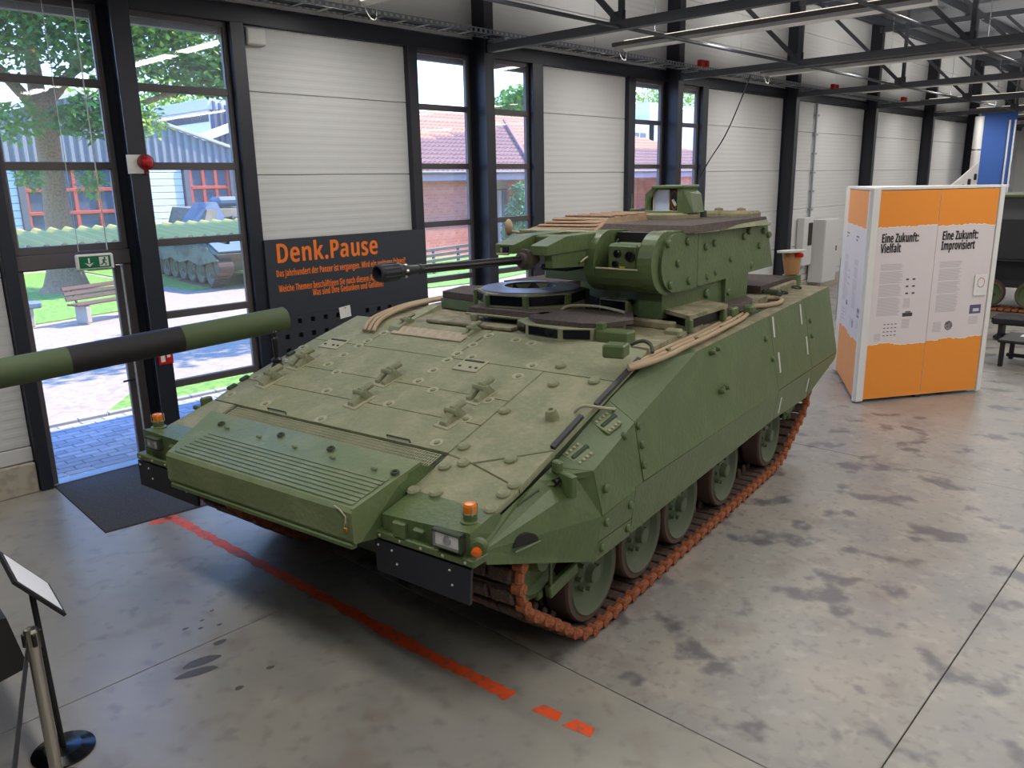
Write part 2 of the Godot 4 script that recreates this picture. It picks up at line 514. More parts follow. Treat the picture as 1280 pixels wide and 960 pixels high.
# ---------------------------------------------------------------- floor, walls, roof
func build_floor() -> void:
	var f := thing("floor", "polished grey concrete floor of the hall cut into large slabs", "floor", Vector3.ZERO, 0.0, "", "structure")
	mb("subfloor", bx(Vector3(18, -0.17, -0.3), Vector3(56.4, 0.3, 19.2)), M.rubber, f)
	var xs := [-10.0, -1.8, 3.72, 9.25, 14.78, 20.3, 25.8, 31.3, 36.8, 46.0]
	var zs := [WALL - 0.35, -5.2, -1.13, 2.95, 9.2]
	var g := 0.004
	for i in xs.size() - 1:
		for j in zs.size() - 1:
			var x0: float = xs[i] + g
			var x1: float = xs[i + 1] - g
			var z0: float = zs[j] + g
			var z1: float = zs[j + 1] - g
			mb("floor_slab", bx(Vector3((x0 + x1) / 2, -0.02, (z0 + z1) / 2), Vector3(x1 - x0, 0.04, z1 - z0), 0.003), M.concrete_clean if x1 < 4.0 else M.concrete, f)
	# ragged orange paint line
	var rg := RandomNumberGenerator.new(); rg.seed = 7
	var P := [Vector3(3.02, 0, -7.9), Vector3(3.10, 0, -7.62), Vector3(3.12, 0, -7.0), Vector3(3.14, 0, -6.3), Vector3(3.17, 0, -5.5), Vector3(3.19, 0, -4.7), Vector3(3.2, 0, -4.0), Vector3(3.23, 0, -3.45), Vector3(3.24, 0, -3.12)]
	var b := MB.new()
	var q := smooth_path(P, 14)
	var L := []
	var R := []
	for p in q:
		var w := 0.052 + rg.randf_range(-0.012, 0.012)
		L.append(p + Vector3(-w, 0.0015, rg.randf_range(-0.02, 0.02)))
		R.append(p + Vector3(w, 0.0015, rg.randf_range(-0.02, 0.02)))
	for i in L.size() - 1: b.poly([L[i], R[i], R[i + 1], L[i + 1]], Vector3.UP)
	M.paintline = mtex(patch_tex(128, rgb(236, 88, 40), [[rgb(176, 96, 70), 0.75, 0.05, 61, 0.5, 0.7]]), 0.8, 0.55)
	var line := thing("floor_marking", "worn orange paint line running across the concrete under the nose of the vehicle", "floor marking", Vector3.ZERO)
	mb("paint_stroke", b, M.paintline, line)
	for k in 3:
		var z := -2.93 + k * 0.24
		var x := 3.27 + 0.02 * k
		b = MB.new()
		if k < 2: b.poly([Vector3(x - 0.05, 0.0015, z), Vector3(x + 0.05, 0.0015, z + 0.03), Vector3(x + 0.06, 0.0015, z + 0.17), Vector3(x - 0.02, 0.0015, z + 0.2)], Vector3.UP)
		if k < 2: mb("paint_stroke", b, M.paintline, line)
	b = MB.new()
	b.poly([Vector3(2.86, 0.0015, -7.66), Vector3(3.06, 0.0015, -7.78), Vector3(3.1, 0.0015, -7.6), Vector3(2.95, 0.0015, -7.55)], Vector3.UP)
	mb("paint_stroke", b, M.paintline, line)
	# wet foot marks
	var s := MB.new()
	for e in [[2.1, -5.0, 0.13, 0.05, 0.2], [2.02, -4.9, 0.14, 0.045, 0.3], [2.3, -5.13, 0.05, 0.03, 0.0], [2.42, -5.36, 0.02, 0.015, 0.2], [2.3, -5.42, 0.02, 0.015, 0.0], [2.22, -5.5, 0.025, 0.015, 0.0], [2.36, -5.52, 0.018, 0.012, 0.0], [2.12, -4.52, 0.03, 0.022, 0.0], [2.38, -4.57, 0.03, 0.02, 0.3], [2.48, -5.6, 0.02, 0.012, 0.0]]:
		var ring := []
		for k in 12:
			var a := TAU * k / 12
			var d := Vector2(cos(a) * e[2] * (1.0 + 0.15 * sin(a * 3.0 + e[0] * 9.0)), sin(a) * e[3]).rotated(e[4])
			ring.append(Vector3(e[0] + d.x, 0.0012, e[1] + d.y))
		s.poly(ring, Vector3.UP)
	var st := mb("water_stain", s, mt(rgb(92, 88, 84), 0.3))
	tag(st, "dark damp shoe marks on the concrete near the saw-cut joint", "stain", "", "stuff")

func build_shell() -> void:
	# long glazed wall: upper part, then the bays below the header beam
	var w := thing("wall_back", "long wall of light grey sandwich panels with tall windows and dark posts", "wall", Vector3.ZERO, 0.0, "", "structure")
	var x := -9.6
	var step := 5.53
	while x < 46.0:
		for k in 3:
			var x1 := minf(x + step, 46.2)
			mb("sandwich_panel", bx(Vector3((x + x1) / 2, 5.36 + 0.72 * k + 0.355, WALL - 0.06), Vector3(x1 - x - 0.008, 0.71, 0.12), 0.004), M.panel, w)
		x += step
	mb("outer_skin", bx(Vector3(18.2, 6.3, WALL - 0.17), Vector3(56, 2.6, 0.1)), M.sheetdark, w)
	var rows := [[0.52, 1.33], [1.338, 2.338], [2.346, 3.346], [3.354, 4.354], [4.362, 5.12]]
	var spans := [[-9.6, 2.46], [5.44, 8.0], [10.98, 13.5], [16.52, 20.38]]
	for k in 5: spans.append([20.52 + BAY * k, 20.52 + BAY * (k + 1) - 0.14])
	for s in spans:
		mb("outer_skin", bx(Vector3((s[0] + s[1]) / 2, 2.6, WALL - 0.17), Vector3(s[1] - s[0] + 0.16, 5.2, 0.1)), M.sheetdark, w)
		for r in rows:
			mb("sandwich_panel", bx(Vector3((s[0] + s[1]) / 2, (r[0] + r[1]) / 2, WALL - 0.06), Vector3(s[1] - s[0], r[1] - r[0], 0.12), 0.005), M.panel, w)
		mb("sill_strip", bx(Vector3((s[0] + s[1]) / 2, 0.43, WALL - 0.05), Vector3(s[1] - s[0], 0.16, 0.14), 0.006), M.trim, w)
		mb("plinth", bx(Vector3((s[0] + s[1]) / 2, 0.17, WALL - 0.03), Vector3(s[1] - s[0], 0.34, 0.2), 0.01), M.plinth, w)
	# other walls, behind and beside the camera
	var walls := [["wall_front", Vector3(18, 3.8, 9.3), Vector3(56.4, 7.6, 0.2), "plain light grey wall on the far side of the hall behind the viewer"],
		["wall_left", Vector3(-10.0, 3.8, -0.2), Vector3(0.2, 7.6, 19.0), "light grey end wall of the hall to the left"],
		["wall_right", Vector3(46.1, 3.8, -0.2), Vector3(0.2, 7.6, 19.0), "light grey end wall at the far end of the hall"]]
	for q in walls:
		var o := mb(q[0], bx(q[1], q[2]), M.panel)
		tag(o, q[3], "wall", "", "structure")
	var c := thing("ceiling", "grey ribbed steel deck of the hall roof above the trusses", "ceiling", Vector3.ZERO, 0.0, "", "structure")
	mb("roof_slab", bx(Vector3(18, 7.72, -0.2), Vector3(57, 0.2, 19.3)), M.deck, c)
	for k in 9:
		mb("purlin", bx(Vector3(18, 7.5, WALL + 0.35 + 2.2 * k), Vector3(56, 0.2, 0.1)), M.anthracite, c)
	# steel columns
	var ords := ["first", "second", "third", "fourth", "fifth", "sixth", "seventh", "eighth"]
	for k in 8:
		var cx := COL0 + BAY * k
		var o := thing("steel_column", "dark steel wall column, %s counted from the entrance door" % ords[k], "column", Vector3(cx, 0, WALL), 0.0, "dark wall columns", "structure")
		mb("flange", bx(Vector3(0, 3.75, 0.35), Vector3(0.2, 7.5, 0.02), 0.003), M.column, o)
		mb("web", bx(Vector3(0, 3.75, 0.16), Vector3(0.012, 7.5, 0.36)), M.column, o)
		mb("flange", bx(Vector3(0, 3.75, -0.02), Vector3(0.2, 7.5, 0.02), 0.003), M.column, o)
		if k < 4: mb("base_plate", bx(Vector3(0, 0.012, 0.2), Vector3(0.28, 0.024, 0.44), 0.004), M.column, o)
	# header beam and the posts beside the windows
	var h := thing("trim_1", "dark header beam running along the wall above windows and panels", "beam", Vector3.ZERO, 0.0, "", "structure")
	mb("header", bx(Vector3(18, 5.225, WALL + 0.03), Vector3(56, 0.21, 0.1), 0.006), M.column, h)
	var posts := [[2.47, 2.6, "left of the entrance door"], [5.26, 5.44, "between the first tall window and the black notice board"], [8.0, 8.17, "between the black notice board and the second tall window"], [10.7, 10.97, "left of the second wall panel"], [13.5, 13.72, "right of the second wall panel"], [16.26, 16.5, "left of the third wall panel"]]
	for p in posts:
		var o := mb("trim_2", bx(Vector3((p[0] + p[1]) / 2, 2.57, WALL + 0.02), Vector3(p[1] - p[0], 5.12, 0.16), 0.005), M.column)
		tag(o, "dark upright post " + p[2], "post", "", "structure")

func build_trusses() -> void:
	var ords := ["nearest the entrance door", "second from the entrance door", "third from the entrance door", "fourth from the entrance door", "fifth from the entrance door", "sixth from the entrance door", "seventh from the entrance door", "eighth from the entrance door"]
	for k in range(0, 8):
		var x := COL0 + BAY * k
		var t := thing("roof_truss", "grey steel roof truss spanning the hall, %s" % ords[k], "truss", Vector3(x, 0, 0), 0.0, "steel roof trusses", "structure")
		mb("bottom_chord", bx(Vector3(0, 5.19, -0.0), Vector3(0.12, 0.12, -2 * WALL - 0.74), 0.006), M.steel_grey, t)
		mb("top_chord", bx(Vector3(0, 7.32, -0.0), Vector3(0.14, 0.14, -2 * WALL - 0.5), 0.006), M.steel_grey, t)
		for i in 6:
			var z := -6.72 + 2.8 * i
			mb("vertical", bx(Vector3(0, 6.25, z), Vector3(0.07, 2.1, 0.07), 0.004), M.steel_grey, t)
			var d := MB.new()
			bar(d, Vector3(0, 5.25, z - 0.05), Vector3(0, 7.26, z - 2.1), 0.07, 0.07, 0.004)
			mb("diagonal", d, M.steel_grey, t)
			mb("gusset", bx(Vector3(0, 5.29, z - 0.06), Vector3(0.02, 0.16, 0.24)), M.steel_grey, t)
	for i in 3:
		var o := mb("bracing_rod", rod(Vector3(COL0, 5.17, -6.72 + 2.8 * i), Vector3(COL0 + BAY * 7, 5.17, -6.72 + 2.8 * i), 0.025), M.steel_grey)
		tag(o, "thin steel tie rod linking the truss joints, %s from the glazed wall" % ["first", "second", "third"][i], "tie rod", "", "structure")

func build_lamps(energy: float) -> void:
	var ords := ["first", "second", "third", "fourth", "fifth", "sixth", "seventh", "eighth"]
	var segs := ["end next to the glazed wall", "middle of the hall", "end away from the glazed wall"]
	for k in range(-1, 7):
		var x := COL0 + BAY * (k + 0.5) - 0.1
		for j in 3:
			var z := -6.15 + 5.6 * j
			var o := thing("strip_light", "strip light, %s row from the entrance door, %s" % [ords[k + 1], segs[j]], "lamp", Vector3(x, 5.4, z), 0.0, "hanging strip lights")
			mb("rail", bx(Vector3(0, 0.06, 0), Vector3(0.07, 0.07, 5.3), 0.006), M.alu, o)
			var r := MB.new()
			r.poly([Vector3(-0.03, 0.03, -2.5), Vector3(-0.14, -0.05, -2.5), Vector3(-0.14, -0.05, 2.5), Vector3(-0.03, 0.03, 2.5)], Vector3(-1, 1, 0))
			r.poly([Vector3(0.03, 0.03, -2.5), Vector3(0.14, -0.05, -2.5), Vector3(0.14, -0.05, 2.5), Vector3(0.03, 0.03, 2.5)], Vector3(1, 1, 0))
			mb("reflector", r, M.white, o)
			var tube := MB.new()
			tube.cyl(Vector3(0, -0.005, -2.4), Vector3(0, -0.005, 2.4), 0.018, 0.018, 8)
			var em := mt(rgb(240, 238, 230), 0.4)
			em.emission_enabled = true
			em.emission = Color(1.0, 0.95, 0.88)
			em.emission_energy_multiplier = 1.1
			mb("tube", tube, em, o)
			mb("hanger", rod(Vector3(0, 0.09, -1.8), Vector3(0, 2.22, -1.8), 0.006, 6), M.galv, o)
			mb("hanger", rod(Vector3(0, 0.09, 1.8), Vector3(0, 2.22, 1.8), 0.006, 6), M.galv, o)
			var l := AreaLight3D.new()
			l.name = "tube_light"
			l.area_size = Vector2(0.24, 4.8)
			l.light_energy = energy * 7.5
			l.light_color = Color(1.0, 0.99, 0.98)
			l.area_range = 40.0
			l.area_attenuation = 2.0
			l.shadow_enabled = true
			o.add_child(l)
			l.position = Vector3(0, -0.06, 0)
			l.rotation_degrees.x = -90.0
			var slot := bx(Vector3(0, 0.1, 0), Vector3(0.05, 0.01, 4.8)).mesh()
			put("upper_tube", slot, em, o)
			var u := AreaLight3D.new()
			u.name = "upper_tube_light"
			u.area_size = Vector2(0.05, 4.8)
			u.light_energy = energy * 7.0
			u.light_color = Color(1.0, 0.99, 0.98)
			u.area_range = 40.0
			u.area_attenuation = 2.0
			u.shadow_enabled = true
			o.add_child(u)
			u.position = Vector3(0, 0.115, 0)
			u.rotation_degrees.x = 90.0

# ---------------------------------------------------------------- glazing
const ROWS := [0.03, 0.88, 1.73, 2.59, 3.46, 4.32, 5.1]

func window(called: String, x0: float, x1: float, label: String, from_row := 0) -> void:
	var o := thing(called, label, "window", Vector3.ZERO, 0.0, "", "structure")
	var z := WALL - 0.03
	var fw := 0.06
	for x in [x0 + fw / 2, x1 - fw / 2]:
		mb("stile", bx(Vector3(x, (ROWS[from_row] + ROWS[6]) / 2, z), Vector3(fw, ROWS[6] - ROWS[from_row] + 0.06, 0.09), 0.006), M.frame, o)
	for i in range(from_row, 7):
		mb("transom", bx(Vector3((x0 + x1) / 2, ROWS[i], z + 0.004), Vector3(x1 - x0 - 0.02, 0.085, 0.075), 0.006), M.frame, o)
	for i in range(from_row, 6):
		mb("pane", bx(Vector3((x0 + x1) / 2, (ROWS[i] + ROWS[i + 1]) / 2, z - 0.01), Vector3(x1 - x0 - 0.1, ROWS[i + 1] - ROWS[i] - 0.06, 0.01)), M.glass, o)
		var be := MB.new()
		for x in [x0 + fw + 0.006, x1 - fw - 0.006]:
			be.box(Vector3(x, (ROWS[i] + ROWS[i + 1]) / 2, z + 0.012), Vector3(0.014, ROWS[i + 1] - ROWS[i] - 0.085, 0.03))
		mb("glazing_bead", be, M.alu, o)

func build_glazed_wall() -> void:
	window("window_1", 2.6, 3.77, "tall window lights above the glazed entrance door, left of the first dark column", 3)
	window("window_2", 3.97, 5.26, "tall five-transom window right of the entrance door, beside the first dark column")
	window("window_3", 8.17, 9.3, "tall window right of the black notice board, left of the second dark column")
	window("window_4", 9.5, 10.7, "tall window right of the second dark column with a conifer outside")
	window("window_5", 13.72, 14.83, "tall window left of the third dark column, right of the second wall panel")
	window("window_6", 15.03, 16.26, "tall window right of the third dark column behind the turret sight")
	# entrance door
	var d := thing("door_1", "glazed entrance door with dark metal frame, bench and tree seen through it", "door", Vector3.ZERO, 0.0, "", "structure")
	var z := WALL - 0.03
	mb("head", bx(Vector3(3.185, 2.47, z + 0.02), Vector3(1.17, 0.16, 0.12), 0.008), M.frame, d)
	mb("jamb", bx(Vector3(2.635, 1.2, z), Vector3(0.07, 2.4, 0.1), 0.006), M.frame, d)
	mb("jamb", bx(Vector3(3.73, 1.2, z), Vector3(0.09, 2.4, 0.1), 0.006), M.frame, d)
	var leaf := mb("door_leaf", bx(Vector3(3.63, 1.2, z - 0.01), Vector3(0.075, 2.34, 0.06), 0.006), M.frame, d)
	mb("seal", bx(Vector3(3.676, 1.2, z + 0.03), Vector3(0.012, 2.3, 0.012)), M.white, leaf)
	mb("closer", bx(Vector3(3.44, 2.37, z + 0.07), Vector3(0.3, 0.06, 0.06), 0.008), M.frame, d)
	var hd := MB.new()
	hd.cyl(Vector3(3.62, 1.05, z + 0.02), Vector3(3.62, 1.05, z + 0.09), 0.012, 0.012, 8)
	hd.cyl(Vector3(3.625, 1.05, z + 0.085), Vector3(3.5, 1.04, z + 0.085), 0.011, 0.011, 8)
	mb("handle", hd, M.black, d)
	mb("pane", bx(Vector3(3.13, 1.2, z - 0.01), Vector3(0.93, 2.3, 0.01)), M.glass, d)
	mb("threshold", bx(Vector3(3.185, 0.012, z), Vector3(1.17, 0.024, 0.16), 0.004), M.galv, d)

func text(called: String, s: String, h: float, mat: Material, parent: Node, at: Vector3, turn := 0.0, bold := true, align := HORIZONTAL_ALIGNMENT_LEFT, squeeze := 1.0) -> void:
	var f := SystemFont.new()
	f.font_names = PackedStringArray(["Droid Sans"])
	f.font_weight = 700 if bold else 400
	var t := TextMesh.new()
	t.font = f
	t.text = s
	t.font_size = 64
	t.pixel_size = h / 64.0
	t.depth = 0.006
	t.curve_step = 1.0
	t.horizontal_alignment = align
	t.vertical_alignment = VERTICAL_ALIGNMENT_BOTTOM
	put(called, t, mat, parent, Transform3D(Basis(Vector3.UP, turn) * Basis.from_scale(Vector3(squeeze, 1, 1)), at))

func build_hall_things() -> void:
	# notice board: pinboard with square holes
	var b := thing("notice_board", "black pinboard with orange heading on the wall under light panels", "notice board", Vector3(5.42, 0, WALL + 0.05), 0.0)
	var W := 2.72
	var holes := []
	for r in 6:
		for c in 12:
			holes.append([0.22 + 0.205 * c + (0.1 if c > 5 else 0.0) + (0.12 if c > 8 else 0.0), 1.44 - 0.19 * r])
	var bd := MB.new()
	bd.box(Vector3(W / 2, 2.03, 0.07), Vector3(W, 1.02, 0.04), 0.003)
	bd.box(Vector3(W / 2, 0.26, 0.07), Vector3(W, 0.32, 0.04), 0.003)
	var ys := [1.52]
	for r in 6:
		ys.append(1.44 - 0.19 * r + 0.033); ys.append(1.44 - 0.19 * r - 0.033)
	ys.append(0.42)
	for i in range(0, ys.size(), 2):
		bd.box(Vector3(W / 2, (ys[i] + ys[i + 1]) / 2, 0.07), Vector3(W, ys[i] - ys[i + 1], 0.04))
	for i in range(1, ys.size() - 1, 2):
		var x := 0.0
		for c in 13:
			var xe: float = holes[c][0] - 0.033 if c < 12 else W
			bd.box(Vector3((x + xe) / 2, (ys[i] + ys[i + 1]) / 2, 0.07), Vector3(xe - x, ys[i] - ys[i + 1], 0.04))
			if c < 12: x = holes[c][0] + 0.033
	mb("board", bd, M.anthracite, b)
	mb("backing", bx(Vector3(W / 2, 1.3, 0.032), Vector3(W - 0.02, 2.4, 0.012)), M.black, b)
	text("heading", "Denk.Pause", 0.345, M.orange, b, Vector3(0.14, 2.15, 0.09), 0.0, true, HORIZONTAL_ALIGNMENT_LEFT, 0.86)
	text("line_of_text", "Das Jahrhundert der Panzer ist vergangen. Wird ein weiteres folgen?", 0.118, M.orange, b, Vector3(0.13, 2.03, 0.09), 0.0, true, HORIZONTAL_ALIGNMENT_LEFT, 0.56)
	text("line_of_text", "Welche Themen beschäftigen Sie nach diesem Ausstellungsbesuch?", 0.118, M.orange, b, Vector3(0.15, 1.83, 0.09), 0.0, true, HORIZONTAL_ALIGNMENT_LEFT, 0.56)
	text("line_of_text", "Was sind Ihre Gedanken und Gefühle?", 0.118, M.orange, b, Vector3(0.66, 1.73, 0.09), 0.0, true, HORIZONTAL_ALIGNMENT_LEFT, 0.56)
	var n := 0
	for c in [[1.16, 1.47, "white note card pinned in the top row of holes on the black board"], [0.98, 0.8, "white note card pinned lower on the black board near the vehicle's roof edge"]]:
		var o := thing("note_card", c[2], "card", Vector3(5.42 + c[0], c[1], WALL + 0.146), 0.0, "note cards on the black board")
		mb("card", bx(Vector3.ZERO, Vector3(0.19, 0.16, 0.004), 0.0, Basis(Vector3.BACK, 0.1 - 0.05 * n)), M.white, o)
		mb("pin", rod(Vector3(0, 0.06, 0.0), Vector3(0, 0.06, 0.014), 0.008, 8), M.red, o)
		n += 1
	# junction box, strobe, small red sign
	var jb := thing("junction_box", "small white box on the wall panel top corner beside the first tall window", "junction box", Vector3(5.6, 4.99, WALL))
	mb("housing", bx(Vector3(0, 0, 0.05), Vector3(0.26, 0.2, 0.1), 0.012), M.trim, jb)
	mb("cover", bx(Vector3(0, 0, 0.103), Vector3(0.23, 0.17, 0.008), 0.004), M.white, jb)
	var sb := thing("alarm_beacon", "round red alarm light on a white plate on the first column", "alarm", Vector3(COL0, 3.47, WALL + 0.362))
	mb("plate", bx(Vector3(-0.02, 0, 0.006), Vector3(0.22, 0.2, 0.012), 0.002), M.white, sb)
	var sbm := MB.new()
	sbm.lathe(Vector3(0.06, 0.02, 0.012), Vector3(0, 0, 1), [[0, 0.0], [0, 0.085], [0.05, 0.085], [0.06, 0.06], [0.06, 0]], 20)
	mb("base", sbm, mt(rgb(120, 16, 18), 0.4), sb)
	var sbl := MB.new()
	sbl.lathe(Vector3(0.06, 0.02, 0.07), Vector3(0, 0, 1), [[0, 0.06], [0.03, 0.055], [0.055, 0.035], [0.06, 0]], 20)
	mb("lens", sbl, M.red, sb)
	mb("bracket", bx(Vector3(0.06, -0.085, 0.03), Vector3(0.05, 0.05, 0.04), 0.01), mt(rgb(120, 16, 18), 0.4), sb)
	var rs := thing("fire_sign", "small red and white sign plate on the first column behind the long gun barrel", "sign", Vector3(COL0 + 0.02, 1.3, WALL + 0.362))
	mb("plate", bx(Vector3(0, 0, 0.004), Vector3(0.17, 0.15, 0.008), 0.002), M.red, rs)
	mb("symbol", bx(Vector3(-0.035, 0.0, 0.009), Vector3(0.05, 0.09, 0.004)), M.white, rs)
	mb("symbol", bx(Vector3(0.035, 0.02, 0.009), Vector3(0.04, 0.04, 0.004)), M.white, rs)
	# exit sign
	var ex := thing("exit_sign", "hanging green exit sign with white arrow and running figure above the door", "exit sign", Vector3(3.27, 2.46, WALL + 0.35), -8.0)
	mb("housing", bx(Vector3(0, 0, 0), Vector3(0.37, 0.17, 0.05), 0.015), M.white, ex)
	mb("green_face", bx(Vector3(0, 0, 0.026), Vector3(0.31, 0.125, 0.006), 0.002), mt(rgb(0, 104, 66), 0.4), ex)
	var ar := MB.new()
	ar.box(Vector3(-0.06, 0.015, 0.031), Vector3(0.016, 0.055, 0.004))
	ar.prism([Vector3(-0.105, -0.005, 0.029), Vector3(-0.06, -0.05, 0.029), Vector3(-0.06, -0.022, 0.029)], Vector3(0, 0, 0.004))
	ar.prism([Vector3(-0.015, -0.005, 0.029), Vector3(-0.06, -0.05, 0.029), Vector3(-0.06, -0.022, 0.029)], Vector3(0, 0, 0.004))
	mb("arrow", ar, M.white, ex)
	var rn := MB.new()
	rn.box(Vector3(0.085, 0, 0.03), Vector3(0.09, 0.1, 0.003))
	mb("door_symbol", rn, M.white, ex)
	var rf := MB.new()
	rf.lathe(Vector3(0.095, 0.035, 0.031), Vector3(0, 0, 1), [[0, 0.0], [0, 0.011], [0.003, 0.011], [0.003, 0]], 10)
	for s in [[0.09, 0.022, 0.08, -0.01, 0.02], [0.08, -0.01, 0.105, -0.02, 0.012], [0.105, -0.02, 0.1, -0.045, 0.011], [0.08, -0.01, 0.065, -0.03, 0.012], [0.065, -0.03, 0.045, -0.032, 0.01], [0.09, 0.02, 0.115, 0.008, 0.009], [0.09, 0.02, 0.065, 0.012, 0.009]]:
		bar(rf, Vector3(s[0], s[1], 0.0325), Vector3(s[2], s[3], 0.0325), s[4], 0.003, 0.0, Vector3(0, 0, 1))
	mb("running_figure", rf, mt(rgb(0, 104, 66), 0.4), ex)
	mb("mount_rail", bx(Vector3(0, 0.105, 0), Vector3(0.3, 0.025, 0.03), 0.004), M.steel_grey, ex)
	for x in [-0.14, 0.14]: mb("suspension_wire", rod(Vector3(x, 0.11, 0), Vector3(x, 2.9, 0), 0.004 if x < 0 else 0.007, 6), M.tape, ex)
	# door mat
	var dm := thing("door_mat", "dark grey entrance mat lying inside the glazed door", "mat", Vector3(3.0, 0, -8.6))
	var P := [Vector3(2.62, 0, -9.62), Vector3(4.0, 0, -9.62), Vector3(3.86, 0, -7.62), Vector3(2.5, 0, -7.76)]
	var mm := MB.new()
	var lo := []
	var hi := []
	for p in P:
		lo.append(p - Vector3(3.0, 0, -8.6)); hi.append(p * 0.985 + Vector3(3.0, 0, -8.6) * 0.015 + Vector3(0, 0.012, 0) - Vector3(3.0, 0, -8.6))
	mm.loft(lo, hi)
	mb("pile", mm, M.mat, dm)
	# cable tray along the wall, pipe below it
	var tr := thing("cable_tray", "perforated galvanised cable tray running along the wall above the header beam", "cable tray", Vector3(0, 5.32, WALL + 0.55))
	for s in [-0.14, 0.14]:
		var t := MB.new()
		t.box(Vector3(12, 0.0, s), Vector3(34, 0.008, 0.006))
		t.box(Vector3(12, 0.06, s), Vector3(34, 0.012, 0.014))
		for k in 340: t.box(Vector3(-5 + 0.1 * k, 0.03, s), Vector3(0.05, 0.06, 0.004))
		mb("side_rail", t, M.galv, tr)
	for k in 85:
		if k < 70: mb("rung", bx(Vector3(-4.5 + 0.4 * k, 0, 0), Vector3(0.05, 0.012, 0.27)), M.galv if k % 3 else M.tape, tr)
	for k in 6: mb("bracket", bx(Vector3(COL0 + BAY * k, -0.03, -0.05), Vector3(0.05, 0.04, 0.38), 0.004), M.galv, tr)
	for k in 3:
		var cb := MB.new()
		cb.tube([Vector3(-5, 0.02, -0.07 + 0.06 * k), Vector3(29, 0.02, -0.07 + 0.06 * k)], 0.014, 6)
		mb("cable", cb, M.steel_grey if k else M.black, tr)
	for k in 3:
		var e := thing("cable_outlet", "white cable outlet with loop of flex hanging at the tray, %s from the entrance door" % ["first", "second", "third"][k], "cable", Vector3([6.75, 12.2, 17.7][k], 5.36, WALL + 0.735), 0.0, "outlets on the cable tray")
		mb("socket", bx(Vector3(0, 0.05, 0), Vector3(0.09, 0.06, 0.06), 0.01), M.white, e)
		var lp := MB.new()
		lp.tube(smooth_path([Vector3(0.0, 0.04, 0.03), Vector3(0.06, -0.1, 0.06), Vector3(0.14, -0.12, 0.08), Vector3(0.16, 0.02, 0.1), Vector3(0.1, 0.1, 0.3)], 5), 0.007, 6)
		mb("flex", lp, M.white, e)
	for k in 3:
		var e := thing("fire_sounder", "small red alarm sounder on the cable tray, %s from the entrance door" % ["first", "second", "third"][k], "alarm", Vector3([15.0, 21.6, 26.9][k], 5.36, WALL + 0.76), 0.0, "red sounders on the cable tray")
		mb("body", bx(Vector3(0, 0.06, 0), Vector3(0.16, 0.12, 0.1), 0.012), M.red, e)
		mb("body", bx(Vector3(0.18, 0.06, 0), Vector3(0.12, 0.12, 0.1), 0.012), M.red, e)
	# conduit with clips and electrical cabinet
	var cd := thing("conduit", "thin vertical conduit pipe with clips running down the wall to the cabinet", "pipe", Vector3(22.35, 0, WALL + 0.05))
	mb("pipe", rod(Vector3(0, 2.1, 0), Vector3(0, 5.1, 0), 0.03, 8), M.galv, cd)
	for k in 6: mb("clip", bx(Vector3(0.02, 2.3 + 0.5 * k, 0.01), Vector3(0.2, 0.05, 0.06), 0.005), M.galv, cd)
	var ca := thing("electrical_cabinet", "tall light grey electrical cabinet on the wall behind the vehicle's rear", "cabinet", Vector3(22.9, 0, WALL + 0.08))
	mb("body", bx(Vector3(0, 1.15, 0.2), Vector3(0.95, 1.75, 0.4), 0.01), M.trim, ca)
	var dr := mb("door_panel", bx(Vector3(0.0, 1.15, 0.408), Vector3(0.93, 1.72, 0.018), 0.004), M.trim, ca)
	mb("handle", bx(Vector3(0.36, 1.2, 0.425), Vector3(0.03, 0.14, 0.02), 0.004), M.black, dr)
	var mp := thing("meter_box", "narrow grey meter box with dark window left of the electrical cabinet", "meter box", Vector3(21.95, 1.45, WALL + 0.02))
	mb("body", bx(Vector3(0, 0, 0.1), Vector3(0.6, 1.3, 0.2), 0.01), M.trim, mp)
	mb("viewing_pane", bx(Vector3(0.12, 0.2, 0.205), Vector3(0.26, 0.62, 0.012), 0.004), M.blackgloss, mp)
	var rl := thing("hand_rail", "bent grey tube rail standing on the floor behind the information column", "rail", Vector3(18.4, 0, -7.0))
	var rt := MB.new()
	rt.tube(smooth_path([Vector3(0, 0, 0), Vector3(0, 1.25, 0), Vector3(0.03, 1.38, 0), Vector3(0.14, 1.45, 0), Vector3(0.9, 1.45, 0), Vector3(1.0, 1.38, 0), Vector3(1.02, 1.25, 0), Vector3(1.02, 0, 0)], 5), 0.035, 8)
	mb("tube", rt, M.galv, rl)
	mb("cross_bar", rod(Vector3(0, 0.5, 0), Vector3(1.02, 0.5, 0), 0.02, 8), M.galv, rl)
	mb("infill_plate", bx(Vector3(0.51, 0.25, 0), Vector3(0.94, 0.3, 0.01)), M.black, rl)
	# sign stand and barrier post
	var sg := thing("sign_stand", "slanted white information sign in black frame on black stem and round base", "sign", Vector3(1.12, 0, -4.74))
	var bs := MB.new()
	bs.lathe(Vector3.ZERO, Vector3.UP, [[0, 0], [0, 0.17], [0.012, 0.17], [0.03, 0.1], [0.04, 0.02], [0.04, 0]], 32)
	mb("base", bs, M.blackgloss, sg)
	mb("stem", rod(Vector3(0, 0.03, 0), Vector3(-0.02, 1.08, 0.01), 0.016, 10), M.black, sg)
	var o := Vector3(1.12, 0, -4.74)
	var Dq := Vector3(0.978, 1.207, -4.549)
	var Cq := Vector3(1.212, 0.881, -4.632)
	var B := Vector3(1.225, 0.967, -4.92)
	var A := Vector3(0.991, 1.293, -4.837)
	var nn := (B - A).cross(Dq - A).normalized()
	if nn.y < 0: nn = -nn
	var fr := MB.new()
	fr.loft([A - o, B - o, Cq - o, Dq - o], [A - o + nn * 0.018, B - o + nn * 0.018, Cq - o + nn * 0.018, Dq - o + nn * 0.018])
	mb("frame", fr, M.black, sg)
	var cc := (A + B + Cq + Dq) / 4.0
	var pp := []
